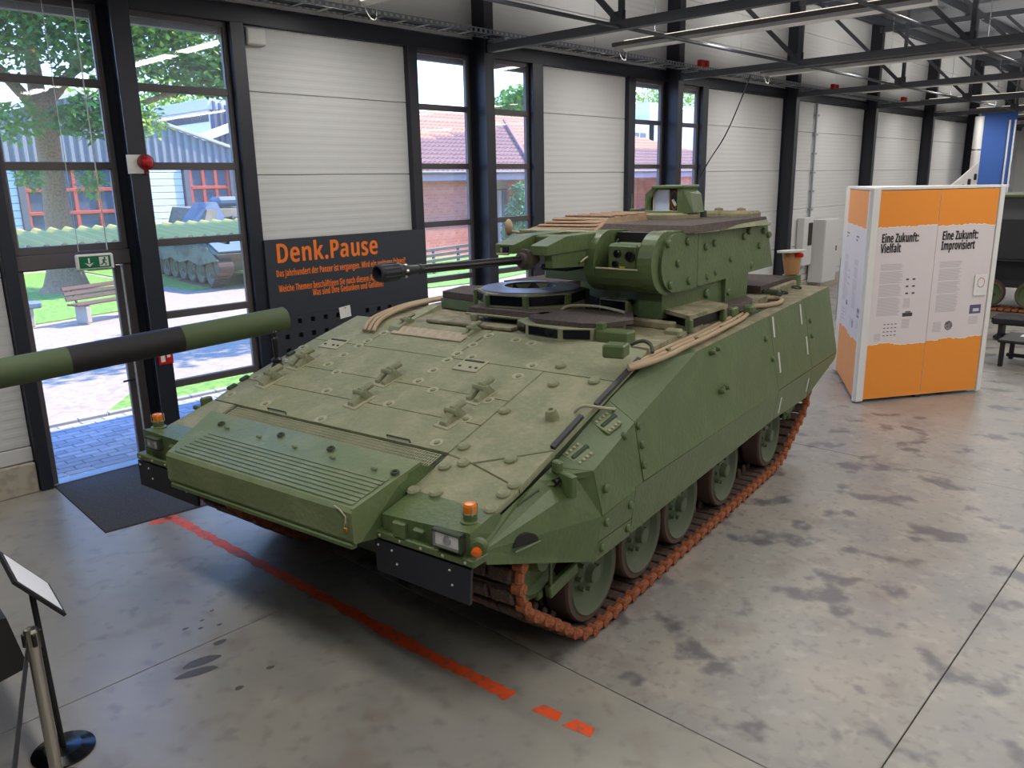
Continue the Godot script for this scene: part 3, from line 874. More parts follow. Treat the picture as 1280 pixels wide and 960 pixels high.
	for p in [A, B, Cq, Dq]: pp.append(cc + (p - cc) * 0.86 + nn * 0.0195 - o)
	var sp := MB.new()
	var qq := []
	for p in pp: qq.append(p + nn * 0.002)
	sp.loft(pp, qq)
	mb("paper", sp, M.screen_paper, sg)
	var bp := thing("barrier_post", "brushed steel barrier post with black belt head beside the sign stand", "barrier post", Vector3(1.0, 0, -4.45))
	var po := MB.new()
	po.lathe(Vector3.ZERO, Vector3.UP, [[0, 0], [0.0, 0.032], [0.86, 0.032], [0.86, 0.0]], 20)
	mb("tube", po, M.chrome, bp)
	var ph := MB.new()
	ph.lathe(Vector3(0, 0.86, 0), Vector3.UP, [[0, 0], [0, 0.036], [0.1, 0.036], [0.115, 0.03], [0.118, 0]], 20)
	mb("head", ph, M.chrome, bp)
	for sd in [Vector3(0.036, 0.92, 0.0), Vector3(-0.036, 0.92, 0.0), Vector3(0, 0.92, 0.036), Vector3(0, 0.92, -0.036)]:
		mb("belt_clip", bx(sd, Vector3(0.022, 0.075, 0.022), 0.004), M.black, bp)
	var ft := MB.new()
	ft.lathe(Vector3.ZERO, Vector3.UP, [[0, 0], [0, 0.13], [0.012, 0.13], [0.03, 0.06], [0.034, 0.0]], 28)
	mb("foot", ft, M.black, bp)
	var bl := thing("barrier_belt", "black barrier belt stretched from the steel post towards the left", "belt", Vector3(0.965, 0.92, -4.405))
	var be := MB.new()
	var e1 := Vector3(-0.39, -0.09, 1.05)
	be.loft([Vector3(0, 0.03, 0), Vector3(0, -0.05, 0), Vector3(0.003, -0.05, 0), Vector3(0.003, 0.03, 0)], [e1 + Vector3(0, 0.03, 0), e1 + Vector3(0, -0.05, 0), e1 + Vector3(0.003, -0.05, 0), e1 + Vector3(0.003, 0.03, 0)])
	mb("belt", be, M.black, bl)

# ---------------------------------------------------------------- outside
func leaves(count: int, sd: int, blobs: Array, size: float, mat: Material, parent: Node, called := "foliage") -> void:
	var rg := RandomNumberGenerator.new(); rg.seed = sd
	var lf := MB.new()
	lf.poly([Vector3(0, 0, 0), Vector3(0.28, 0.05, 0.35), Vector3(0, 0.0, 1.0)], Vector3.UP)
	lf.poly([Vector3(0, 0, 0), Vector3(-0.28, 0.05, 0.35), Vector3(0, 0.0, 1.0)], Vector3.UP)
	var mm := MultiMesh.new()
	mm.transform_format = MultiMesh.TRANSFORM_3D
	mm.mesh = lf.mesh()
	mm.instance_count = count
	var tot := 0.0
	for q in blobs: tot += q[1].x * q[1].y
	var i := 0
	for q in blobs:
		var k := int(count * q[1].x * q[1].y / tot)
		for j in k:
			if i >= count: break
			var d := Vector3(rg.randfn(), rg.randfn(), rg.randfn()).normalized() * pow(rg.randf(), 0.4)
			var p: Vector3 = q[0] + d * q[1]
			var bs := Basis.from_euler(Vector3(rg.randf_range(-0.9, 0.9), rg.randf() * TAU, rg.randf_range(-0.9, 0.9))) * Basis.from_scale(Vector3.ONE * size * rg.randf_range(0.6, 1.3))
			mm.set_instance_transform(i, Transform3D(bs, p))
			i += 1
	while i < count:
		mm.set_instance_transform(i, Transform3D(Basis.from_scale(Vector3.ONE * size), blobs[0][0]))
		i += 1
	var o := MultiMeshInstance3D.new()
	o.name = numbered(called, parent)
	o.multimesh = mm
	o.material_override = mat
	parent.add_child(o, true)
	stuff(o)

func corrugated(m: MB, a: Vector3, along: Vector3, y0: float, ytop: Callable, pitch: float, depth: float, out: Vector3) -> void:   # sheet of trapezoid ribs under any roof line
	var L := along.length()
	var d := along / L
	var n := int(L / pitch)
	for i in n:
		var prof := [[0.0, 0.0], [0.35, 0.0], [0.5, 1.0], [0.85, 1.0], [1.0, 0.0]]
		for k in 4:
			var u0: float = (i + prof[k][0]) * pitch
			var u1: float = (i + prof[k + 1][0]) * pitch
			var p0: Vector3 = a + d * u0 + out * depth * prof[k][1]
			var p1: Vector3 = a + d * u1 + out * depth * prof[k + 1][1]
			m.poly([Vector3(p0.x, y0, p0.z), Vector3(p1.x, y0, p1.z), Vector3(p1.x, ytop.call(u1), p1.z), Vector3(p0.x, ytop.call(u0), p0.z)], out)

func pantiles(x0: float, x1: float, y: float, z: float) -> MB:
	var m := MB.new()
	var n := int((x1 - x0) / 0.06)
	for i in n:
		var a := x0 + 0.06 * i
		var b := a + 0.06
		var h0 := 0.035 * sin(TAU * a / 0.3)
		var h1 := 0.035 * sin(TAU * b / 0.3)
		m.poly([Vector3(a, y + 0.1 + h0, z), Vector3(b, y + 0.1 + h1, z), Vector3(b, y + 0.26 + h1, z - 0.5), Vector3(a, y + 0.26 + h0, z - 0.5)], Vector3(0, 1, 0.4))
		m.poly([Vector3(a, y + 0.02, z), Vector3(b, y + 0.02, z), Vector3(b, y + 0.1 + h1, z), Vector3(a, y + 0.1 + h0, z)], Vector3(0, 0, 1))
	return m

func build_outside() -> void:
	var g := thing("ground_outside", "pale gravel yard outside the windows", "ground", Vector3.ZERO, 0.0, "", "structure")
	mb("gravel", bx(Vector3(40, -0.16, -70), Vector3(190, 0.2, 119.6)), M.gravel, g)
	# block paving by the door
	var pv := thing("paving_outside", "grey block paving in running bond outside the entrance door", "pavement", Vector3.ZERO, 0.0, "", "structure")
	mb("bed", bx(Vector3(3.9, -0.075, -10.95), Vector3(4.6, 0.1, 2.4)), M.joint, pv)
	var rg := RandomNumberGenerator.new(); rg.seed = 3
	var pm := bx(Vector3.ZERO, Vector3(0.292, 0.06, 0.142), 0.008).mesh()
	var n := 0
	for r in 15:
		for c in 15:
			var x := 1.8 + 0.3 * c + (0.15 if r % 2 else 0.0)
			var z := -9.84 - 0.15 * r
			if n < 296: put("paver", pm, M.paver[rg.randi() % 3], pv, Transform3D(Basis.IDENTITY, Vector3(x, -0.025 + rg.randf_range(-0.002, 0.002), z)))
			n += 1
	var kb := MB.new()
	for c in 12: kb.box(Vector3(1.9 + 0.42 * c, -0.02, -12.2), Vector3(0.41, 0.07, 0.1), 0.01)
	mb("edging", kb, M.paver[0], pv)
	# lawns
	var lw := [[[Vector3(0, 0, -21.0), Vector3(9.2, 0, -23.1), Vector3(11.6, 0, -27.0), Vector3(12.0, 0, -37.0), Vector3(-8, 0, -37.0), Vector3(-8, 0, -21)], "mown lawn behind the bench and round the old tree"], [[Vector3(16.6, 0, -19.6), Vector3(19.2, 0, -19.2), Vector3(40, 0, -24), Vector3(40, 0, -27.5), Vector3(20, 0, -27.5), Vector3(17.6, 0, -23.0)], "strip of lawn in front of the brick house"], [[Vector3(12.0, 0, -25.6), Vector3(18, 0, -25.6), Vector3(18.5, 0, -36), Vector3(12.2, 0, -36)], "grass patch under the camouflaged tank outside"], [[Vector3(4.2, 0, -12.3), Vector3(7.5, 0, -12.3), Vector3(7.5, 0, -13.1), Vector3(5.0, 0, -13.3)], "narrow grass strip beside the block paving"]]
	for q in lw:
		var m := MB.new()
		var lo := []
		var hi := []
		for p in q[0]: lo.append(p + Vector3(0, -0.1, 0)); hi.append(p + Vector3(0, -0.03, 0))
		m.loft(lo, hi)
		var o := mb("lawn", m, M.grass)
		tag(o, q[1], "lawn", "", "structure")
	# big tree with the bench
	var t := thing("old_tree", "thick old tree with rough bark on the lawn behind the bench", "tree", Vector3(9.4, 0, -29.2))
	var tk := MB.new()
	tk.lathe(Vector3(0, -0.1, 0), Vector3(0.02, 1, 0), [[0, 0.95], [0.25, 0.7], [0.7, 0.56], [1.6, 0.43], [3.4, 0.355], [5.2, 0.36], [6.0, 0.42], [6.3, 0.3]], 18)
	mb("trunk", tk, M.bark, t)
	for q in [[Vector3(-0.05, 5.7, 0), Vector3(-2.4, 8.4, 0.6), 0.2], [Vector3(0.1, 5.8, 0), Vector3(2.2, 8.2, 0.4), 0.22], [Vector3(0, 6, 0), Vector3(0.3, 10, -0.8), 0.26], [Vector3(0.2, 5.0, 0.2), Vector3(5.2, 6.9, 2.2), 0.13], [Vector3(0.1, 5.4, 0.1), Vector3(1.5, 6.1, 3.2), 0.12]]:
		var br := MB.new()
		br.cyl(q[0], q[1], q[2], q[2] * 0.4, 10)
		mb("branch", br, M.bark, t)
	leaves(12500, 5, [[Vector3(-3.0, 8.4, 0.5), Vector3(2.6, 1.9, 2.4)], [Vector3(0.6, 8.6, 1.8), Vector3(3.0, 2.2, 2.4)], [Vector3(4.2, 8.0, 1.0), Vector3(2.6, 1.8, 2.2)], [Vector3(0.8, 5.3, 2.4), Vector3(1.5, 0.65, 0.9)], [Vector3(5.4, 6.9, 2.5), Vector3(2.2, 0.9, 1.2)]], 0.28, M.leaf[0], t)
	leaves(9500, 6, [[Vector3(-2.6, 8.0, 1.0), Vector3(2.8, 1.8, 2.4)], [Vector3(1.8, 8.6, 2.2), Vector3(3.0, 2.0, 2.0)], [Vector3(-1.1, 5.3, 1.0), Vector3(0.9, 0.7, 0.8)], [Vector3(1.2, 5.5, 2.6), Vector3(1.6, 0.6, 0.8)], [Vector3(-0.9, 3.6, 0.9), Vector3(0.5, 0.45, 0.4)], [Vector3(0.95, 3.5, 0.8), Vector3(0.5, 0.5, 0.4)], [Vector3(6.2, 7.0, 2.4), Vector3(1.8, 1.0, 1.2)]], 0.24, M.leaf[1], t)
	leaves(3800, 7, [[Vector3(-3.4, 7.2, 1.6), Vector3(2.2, 1.0, 1.6)], [Vector3(0.6, 9.2, 3.4), Vector3(2.4, 1.4, 1.0)], [Vector3(1.6, 5.1, 3.0), Vector3(1.2, 0.5, 0.6)]], 0.19, M.leaf[2], t)
	# tall tree close by whose crown dapples the gravel
	var nt := thing("shade_tree", "tall leafy tree close outside whose crown dapples the gravel path with shade", "tree", Vector3(18.2, 0, -14.6))
	var ntm := MB.new()
	ntm.cyl(Vector3(0, -0.1, 0), Vector3(-0.6, 7.5, 0), 0.3, 0.2, 12)
	ntm.cyl(Vector3(-0.55, 7.0, 0), Vector3(-4.5, 9.5, 0.2), 0.16, 0.06, 8)
	mb("trunk", ntm, M.bark, nt)
	leaves(5200, 15, [[Vector3(-3.6, 9.4, 0), Vector3(3.4, 1.5, 2.0)], [Vector3(-0.5, 10.2, 0), Vector3(3.0, 2.0, 2.4)], [Vector3(-6.4, 9.2, -0.4), Vector3(1.8, 0.8, 1.2)]], 0.26, M.leaf[1], nt)
	# background trees
	var bt := [[Vector3(4, 0, -62), Vector3(6.5, 5, 4), 5.5, 1, 3600, "bright green trees beyond the left end of the ribbed metal shed"], [Vector3(29, 0, -67), Vector3(8, 4.4, 3), 8.8, 2, 5200, "sunlit light green trees rising behind the white flat-roofed building"], [Vector3(51.4, 0, -47), Vector3(2.5, 2.4, 2), 8.6, 1, 3600, "round green tree behind the ridge of the tiled house, seen right of the second column"], [Vector3(94, 0, -60), Vector3(10, 6.2, 4), 11.6, 2, 5200, "big green tree behind the white house, seen beside the third column"], [Vector3(24.6, 0, -45.4), Vector3(0.9, 2.4, 0.9), 2.8, 2, 1200, "slim yellow-green tree behind the camouflaged tank outside"], [Vector3(15.2, 0, -37.0), Vector3(0.7, 0.8, 0.5), 1.6, 2, 500, "yellow-green shrub in front of the white doors behind the tank"]]
	for q in bt:
		var o := thing("leafy_tree", q[5], "tree", q[0])
		var b := MB.new()
		b.cyl(Vector3(0, -0.1, 0), Vector3(0, q[2], 0), 0.09 * q[1].x * 0.5 + 0.05, 0.08, 8)
		mb("trunk", b, M.bark, o)
		leaves(q[4], int(q[0].x * 7), [[Vector3(0, q[2], 0), q[1]], [Vector3(q[1].x * 0.4, q[2] + q[1].y * 0.3, 0), q[1] * 0.6], [Vector3(-q[1].x * 0.5, q[2] - q[1].y * 0.2, 0), q[1] * 0.6]], 0.5 if q[1].x > 2.0 else 0.24, M.leaf[q[3]], o)
	var cf := thing("conifer", "dense green conifer standing in front of the brick house", "shrub", Vector3(28.6, 0, -26.2))
	var cm := MB.new()
	cm.lathe(Vector3(0, -0.1, 0), Vector3.UP, [[0, 0.1], [0.4, 0.12], [3.2, 0.02]], 8)
	mb("stem", cm, M.bark, cf)
	leaves(3200, 9, [[Vector3(0, 0.9, 0), Vector3(0.95, 0.9, 0.9)], [Vector3(0, 1.7, 0), Vector3(0.75, 0.8, 0.7)], [Vector3(0, 2.5, 0), Vector3(0.42, 0.75, 0.4)]], 0.2, M.conifer, cf)
	# bench, bin
	var be := thing("park_bench", "wooden slatted park bench on pale concrete feet outside the door", "bench", Vector3(7.9, 0, -21.75), 18.0)
	for k in 2:
		var x := -0.72 + 1.5 * k
		mb("foot", bx(Vector3(x, 0.2, 0), Vector3(0.14, 0.44, 0.42), 0.015), M.bench_leg, be)
		var sp := MB.new()
		bar(sp, Vector3(x, 0.4, -0.16), Vector3(x, 0.88, -0.34), 0.05, 0.05, 0.006)
		mb("back_support", sp, M.black, be)
	for k in 3: mb("seat_slat", bx(Vector3(0, 0.45, 0.17 - 0.15 * k), Vector3(2.0, 0.045, 0.12), 0.01), M.bench, be)
	for k in 3: mb("back_slat", bx(Vector3(0, 0.58 + 0.125 * k, -0.21 - 0.045 * k), Vector3(2.0, 0.1, 0.04), 0.01, Basis(Vector3.RIGHT, -0.35)), M.bench, be)
	var bn := thing("stone_block", "low pale stone post with bluish cap left of the bench", "post", Vector3(6.05, 0, -21.9))
	mb("shaft", bx(Vector3(0, 0.22, 0), Vector3(0.26, 0.46, 0.26), 0.02), M.bench_leg, bn)
	mb("cap", bx(Vector3(0.05, 0.52, 0), Vector3(0.55, 0.16, 0.42), 0.04), M.tarp, bn)
	# corrugated canopy over the door
	var cn := thing("canopy", "translucent corrugated canopy outside above the entrance door", "canopy", Vector3(3.9, 0, -9.7))
	var cs := MB.new()
	var N := 46
	for i in N:
		for k in 8:
			var u0 := (i + k / 8.0) * 0.18 - 4.2
			var u1 := (i + (k + 1) / 8.0) * 0.18 - 4.2
			var h0 := 0.03 * sin(TAU * k / 8.0)
			var h1 := 0.03 * sin(TAU * (k + 1) / 8.0)
			cs.poly([Vector3(u0, 2.62 + h0, 0), Vector3(u1, 2.62 + h1, 0), Vector3(u1, 2.74 + h1, -1.5), Vector3(u0, 2.74 + h0, -1.5)], Vector3.UP)
	mb("corrugated_sheet", cs, M.canopy, cn)
	for k in 4: mb("rafter", bx(Vector3(-3.6 + 2.4 * k, 2.6, -0.75), Vector3(0.05, 0.08, 1.45), 0.004, Basis(Vector3.RIGHT, 0.08)), M.frame, cn)
	# ribbed metal shed with white and red doors
	var Z := -38.0
	var sh := thing("ribbed_shed", "long shed with ribbed grey metal gable above white doors and red-framed glazing", "building", Vector3.ZERO)
	var cr := MB.new()
	corrugated(cr, Vector3(4.0, 0, Z), Vector3(17.2, 0, 0), 4.35, func(u: float) -> float: return (4.5 + 0.27 * u) if u < 9.77 else (7.14 - 0.313 * (u - 9.77)), 0.36, 0.12, Vector3(0, 0, 1))
	mb("ribbed_gable", cr, M.sheet, sh)
	mb("back_wall", bx(Vector3(12.6, 2.4, Z - 0.6), Vector3(17.2, 4.8, 1.0)), M.sheetdark, sh)
	for e in [[Vector3(4.0, 4.6, Z + 0.1), Vector3(13.8, 7.24, Z + 0.1)], [Vector3(13.75, 7.24, Z + 0.1), Vector3(21.3, 4.88, Z + 0.1)]]:
		var fl := MB.new()
		bar(fl, e[0], e[1], 0.3, 0.12, 0.01)
		mb("verge", fl, M.trim, sh)
	for e in [[2.4, 10.9], [15.3, 17.9]]:
		for k in 14:
			mb("door_slat", bx(Vector3((e[0] + e[1]) / 2, 0.2 + 0.3 * k, Z + 0.05), Vector3(e[1] - e[0], 0.28, 0.08), 0.015), M.whitewall, sh)
	for e in [[11.2, 15.0], [18.3, 20.2]]:
		mb("glazing", bx(Vector3((e[0] + e[1]) / 2, 2.15, Z + 0.02), Vector3(e[1] - e[0], 4.3, 0.04)), M.winglass, sh)
		var nx := 4 if e[0] < 15 else 3
		for k in nx + 1: mb("red_post", bx(Vector3(lerpf(e[0], e[1], float(k) / nx), 2.15, Z + 0.08), Vector3(0.14, 4.3, 0.1), 0.01), M.redframe, sh)
		for k in 5: mb("red_rail", bx(Vector3((e[0] + e[1]) / 2, 0.4 + 0.95 * k, Z + 0.09), Vector3(e[1] - e[0], 0.14, 0.1), 0.01), M.redframe, sh)
	for x in [11.05, 15.15, 18.1, 20.4]: mb("pillar", bx(Vector3(x, 2.2, Z + 0.1), Vector3(0.26, 4.4, 0.22), 0.01), M.sheetdark, sh)
	# white flat-roofed building behind
	var fb := thing("white_building", "white flat-roofed building with ribbed grey end wall behind the metal shed", "building", Vector3.ZERO)
	mb("white_wall", bx(Vector3(32.2, 4.1, -58.2), Vector3(10.4, 8.2, 12.0)), M.whitewall, fb)
	mb("parapet", bx(Vector3(32.2, 8.55, -58.2), Vector3(10.7, 0.7, 12.3), 0.03), M.trim, fb)
	var vb := MB.new()
	for k in 50: vb.box(Vector3(26.97, 7.75, -52.4 - 0.235 * k), Vector3(0.06, 0.55, 0.14))
	mb("grille_band", vb, M.steel_grey, fb)
	var sw := MB.new()
	corrugated(sw, Vector3(27.0, 0, -52.1), Vector3(10.4, 0, 0), 0.0, func(u: float) -> float: return 8.8 - 0.26 * u, 0.42, 0.14, Vector3(0, 0, 1))
	mb("ribbed_end", sw, M.sheetdark, fb)
	var lf := thing("annex_roof", "low ribbed annex with white verge between shed and white building", "building", Vector3.ZERO)
	var an := MB.new()
	corrugated(an, Vector3(22.2, 0, -45), Vector3(6.0, 0, 0), 0.0, func(u: float) -> float: return 5.7 + 0.35 * u, 0.35, 0.12, Vector3(0, 0, 1))
	mb("ribbed_wall", an, M.sheetdark, lf)
	mb("back_wall", bx(Vector3(25.2, 2.9, -46), Vector3(6.0, 5.6, 1.8)), M.sheetdark, lf)
	var av := MB.new()
	bar(av, Vector3(21.6, 5.6, -44.9), Vector3(28.3, 7.95, -44.9), 0.4, 0.45, 0.02)
	mb("verge", av, M.whitewall, lf)
	# brick house with tiled roof
	var hz := -27.9
	var ho := thing("brick_house", "red brick house with brown tiled hip roof and grey eaves outside the tall windows", "house", Vector3.ZERO)
	mb("brick_wall", bx(Vector3(25.15, 1.62, hz - 2.5), Vector3(6.3, 3.44, 5.0)), M.brick, ho)
	mb("brick_wall", bx(Vector3(36.2, 1.62, hz - 4.2), Vector3(14.4, 3.44, 5.0)), M.brick, ho)
	mb("brick_wall", bx(Vector3(31.2, 1.62, hz - 0.4), Vector3(1.5, 3.44, 0.8)), M.brick, ho)
	mb("brick_wall", bx(Vector3(47.6, 1.62, hz - 2.5), Vector3(8.6, 3.44, 5.0)), M.brick, ho)
	mb("fascia", bx(Vector3(36.7, 3.5, hz + 0.35), Vector3(31.0, 0.36, 0.12), 0.02), mt(rgb(176, 150, 160), 0.7), ho)
	mb("soffit", bx(Vector3(36.7, 3.32, hz - 0.3), Vector3(31.0, 0.04, 1.4)), mt(rgb(150, 110, 104), 0.8), ho)
	mb("gutter", rod(Vector3(21.3, 3.68, hz + 0.48), Vector3(52.2, 3.68, hz + 0.48), 0.07, 8), M.sheetdark, ho)
	# roof courses of wavy pantiles: each course a stepped strip
	for r in 14:
		var y := 3.68 + 0.2 * r
		var zz := hz + 0.45 - 0.42 * r
		var x0 := 21.3 + 0.38 * r
		var xh := 31.0 + 0.3 * r
		var xb := minf(xh, 23.0 + 1.55 * (r - 5)) if r > 5 else x0
		if xb > x0: mb("tile_course", pantiles(x0, xb, y, zz), M.tileorange, ho)
		if xh > xb: mb("tile_course", pantiles(maxf(xb, x0), xh, y, zz), M.tile, ho)
		mb("tile_course", pantiles(xh, 57.0 - 0.9 * r, y, zz), M.tileorange if r > 6 else M.tile, ho)
	var hp := MB.new()
	bar(hp, Vector3(35.2, 6.7, hz - 5.4), Vector3(31.0, 3.88, hz + 0.5), 0.2, 0.14, 0.03)
	mb("hip_ridge", hp, M.tile, ho)
	for r in 5:
		mb("upper_course", pantiles(29.0 + 0.3 * r, 42.0 - 0.3 * r, 6.1 + 0.2 * r, hz - 5.6 - 0.42 * r), M.tileorange, ho)
	mb("lintel_board", bx(Vector3(30.9, 3.08, hz - 1.4), Vector3(5.0, 0.42, 0.2), 0.02), M.whitewall, ho)
	for k in 13: mb("shutter_slat", bx(Vector3(30.9, 0.2 + 0.21 * k, hz - 1.5), Vector3(5.0, 0.19, 0.08), 0.02), M.sheet, ho)
	mb("blue_post", bx(Vector3(30.6, 1.4, hz - 1.25), Vector3(0.22, 2.8, 0.2), 0.02), mt(rgb(130, 150, 190), 0.6), ho)
	mb("blue_post", bx(Vector3(30.3, 1.4, hz - 1.25), Vector3(0.2, 2.8, 0.2), 0.02), M.whitewall, ho)
	mb("window_recess", bx(Vector3(44.3, 1.8, hz + 0.03), Vector3(1.0, 2.0, 0.1), 0.02), M.winglass, ho)
	var wh := thing("white_house", "white rendered house with window behind the tiled roof beside the third column", "house", Vector3.ZERO)
	mb("wall", bx(Vector3(61.5, 4.2, -46), Vector3(8, 8.4, 6)), M.whitewall, wh)
	mb("upper_wall", bx(Vector3(70.2, 5.0, -46), Vector3(11, 10.0, 6)), M.whitewall, wh)
	var wi := mb("window", bx(Vector3(63.0, 6.8, -42.97), Vector3(2.2, 1.0, 0.1), 0.02), M.winglass, wh)
	mb("mullion", bx(Vector3(63.0, 6.8, -42.9), Vector3(0.12, 1.0, 0.06)), M.whitewall, wi)
	var fn := thing("slatted_fence", "low grey slatted fence on the lawn in front of the brick house", "fence", Vector3(20.6, 0, -22.6), 12.0)
	for k in 4: mb("rail", bx(Vector3(0, 0.25 + 0.2 * k, 0), Vector3(5.0, 0.12, 0.04), 0.01), M.steel_grey, fn)
	for k in 4: mb("post", bx(Vector3(-2.4 + 1.6 * k, 0.42, -0.05), Vector3(0.09, 0.9, 0.09), 0.01), M.steel_grey, fn)
	build_outdoor_tank()

func wheel(r: float, w: float, hub_out: float, m_tyre: Material, m_disc: Material, parent: Node, at: Vector3, axis := Vector3.RIGHT, called := "road_wheel") -> void:
	var t := MB.new()
	t.lathe(Vector3.ZERO, axis, [[-w, r * 0.7], [-w, r * 0.97], [-w + 0.02, r], [-0.02, r], [0, r * 0.97], [0, r * 0.84]], 36)
	var o := mb(called, t, m_tyre, parent, Transform3D(Basis.IDENTITY, at))
	var d := MB.new()
	d.lathe(Vector3.ZERO, axis, [[0.0, r * 0.87], [0.012, r * 0.84], [0.0, r * 0.79], [-0.05, r * 0.7], [-0.085, r * 0.42], [-0.05, r * 0.3], [-0.03, r * 0.2], [hub_out * 0.5, r * 0.17], [hub_out * 0.6, r * 0.12], [hub_out * 0.6, 0]], 32)
	d.lathe(Vector3.ZERO, axis, [[-w, 0], [-w, r * 0.72]], 24)
	for k in 8:
		var a := TAU * k / 8
		var e1 := axis.cross(Vector3.UP).normalized()
		var p := (e1 * cos(a) + Vector3.UP * sin(a)) * r * 0.36
		d.cyl(p - axis * 0.06, p - axis * 0.02, 0.018, 0.018, 6)
	mb("wheel_disc", d, m_disc, o)

func build_outdoor_tank() -> void:
	var o := thing("battle_tank", "camouflaged old battle tank parked on the grass outside, gun raised", "tank", Vector3(14.3, -0.03, -26.2), -6.0)
	# local frame: front faces +z, left side faces -x
	var h := MB.new()
	h.loft([Vector3(-1.0, 0.5, 0.9), Vector3(1.0, 0.5, 0.9), Vector3(1.6, 1.15, 1.7), Vector3(-1.6, 1.15, 1.7)], [Vector3(-1.0, 0.5, -5.2), Vector3(1.0, 0.5, -5.2), Vector3(1.6, 1.5, -5.4), Vector3(-1.6, 1.5, -5.4)])
	h.loft([Vector3(-1.6, 1.15, 1.7), Vector3(1.6, 1.15, 1.7), Vector3(1.5, 1.62, 0.0), Vector3(-1.5, 1.62, 0.0)], [Vector3(-1.6, 1.15, -5.4), Vector3(1.6, 1.15, -5.4), Vector3(1.5, 1.7, -5.3), Vector3(-1.5, 1.7, -5.3)])
	mb("hull", h, M.tank_out, o)
	var gl := MB.new()
	gl.loft([Vector3(-1.55, 1.2, 1.66), Vector3(1.55, 1.2, 1.66), Vector3(1.45, 1.66, 0.05), Vector3(-1.45, 1.66, 0.05)], [Vector3(-1.55, 1.24, 1.68), Vector3(1.55, 1.24, 1.68), Vector3(1.45, 1.7, 0.05), Vector3(-1.45, 1.7, 0.05)])
	mb("glacis_plate", gl, M.tarp, o)
	for s in [-1.0, 1.0]:
		var sk := MB.new()
		var xs := [0.9, 0.0, -0.9, -1.8, -2.7, -3.6, -4.5, -5.3]
		for i in xs.size() - 1:
			var z0: float = xs[i]
			var z1: float = xs[i + 1]
			var dip := 0.7 if i % 2 else 0.84
			var dip2 := 0.84 if i % 2 else 0.7
			sk.loft([Vector3(s * 1.64, 1.34, z0), Vector3(s * 1.64, dip, z0), Vector3(s * 1.64, dip2, z1), Vector3(s * 1.64, 1.42, z1)], [Vector3(s * 1.6, 1.34, z0), Vector3(s * 1.6, dip, z0), Vector3(s * 1.6, dip2, z1), Vector3(s * 1.6, 1.42, z1)])
		sk.loft([Vector3(s * 1.64, 1.34, 0.9), Vector3(s * 1.64, 0.84, 0.9), Vector3(s * 1.64, 0.95, 1.75)], [Vector3(s * 1.6, 1.34, 0.9), Vector3(s * 1.6, 0.84, 0.9), Vector3(s * 1.6, 0.95, 1.75)])
		mb("side_skirt", sk, M.tank_out, o)
		for k in 7: wheel(0.4, 0.2, 0.03, M.tyre, M.wheelgreen, o, Vector3(s * 1.5, 0.46, 0.62 - 0.87 * k), Vector3(s, 0, 0))
		wheel(0.3, 0.2, 0.03, M.tyre, M.wheelgreen, o, Vector3(s * 1.5, 0.72, 1.35), Vector3(s, 0, 0), "idler_wheel")
		var path := [Vector3(0, 1.02, 1.35), Vector3(0, 0.9, 1.62), Vector3(0, 0.68, 1.68), Vector3(0, 0.45, 1.5), Vector3(0, 0.04, 0.75), Vector3(0, 0.03, 0.3)]
		for k in 28: path.append(Vector3(0, 0.03, 0.1 - 0.2 * k))
		var lk := bx(Vector3.ZERO, Vector3(0.5, 0.05, 0.15), 0.01).mesh()
		var pts := smooth_path(path.slice(0, 6), 3)
		for k in range(1, 16): pts.append(Vector3(0, 0.03, 0.3 - 0.17 * k))
		for i in pts.size() - 1:
			var d: Vector3 = (pts[i + 1] - pts[i]).normalized()
			put("track_link", lk, M.rustdark, o, Transform3D(Basis(Vector3.RIGHT, Vector3.RIGHT.cross(d) * -1.0, d), (pts[i] + pts[i + 1]) * 0.5 + Vector3(s * 1.35, 0, 0)))
	var tu := MB.new()
	tu.loft([Vector3(-1.3, 1.7, -0.3), Vector3(1.3, 1.7, -0.3), Vector3(1.4, 1.7, -3.6), Vector3(-1.4, 1.7, -3.6)], [Vector3(-0.8, 2.5, -0.9), Vector3(0.8, 2.5, -0.9), Vector3(1.1, 2.6, -3.5), Vector3(-1.1, 2.6, -3.5)])
	mb("turret", tu, M.tank_out, o)
	var tp := MB.new()
	tp.loft([Vector3(-1.5, 1.72, -0.9), Vector3(-0.3, 1.72, -0.1), Vector3(-0.3, 1.72, -2.4), Vector3(-1.5, 1.72, -2.4)], [Vector3(-0.9, 2.75, -1.3), Vector3(-0.35, 2.75, -1.1), Vector3(-0.3, 2.75, -1.8), Vector3(-0.9, 2.75, -1.8)])
	mb("tarpaulin", tp, M.tarp, o)
	mb("cupola", bx(Vector3(0.3, 2.75, -2.0), Vector3(0.9, 0.35, 0.9), 0.12), M.tarp, o)
	var gn := MB.new()
	gn.cyl(Vector3(-0.2, 2.1, -0.4), Vector3(2.2, 3.2, 2.0), 0.08, 0.06, 12)
	gn.lathe(Vector3(-0.3, 2.05, -0.5), Vector3(2.4, 1.1, 2.4), [[0, 0], [0, 0.2], [0.3, 0.16], [0.34, 0]], 12)
	mb("gun", gn, M.gunmetal, o)
	for k in 3: mb("stowage_box", bx(Vector3(0.4 + 0.35 * k, 1.85, 0.0 - 0.1 * k), Vector3(0.28, 0.25, 0.3), 0.03), M.tank_out, o)

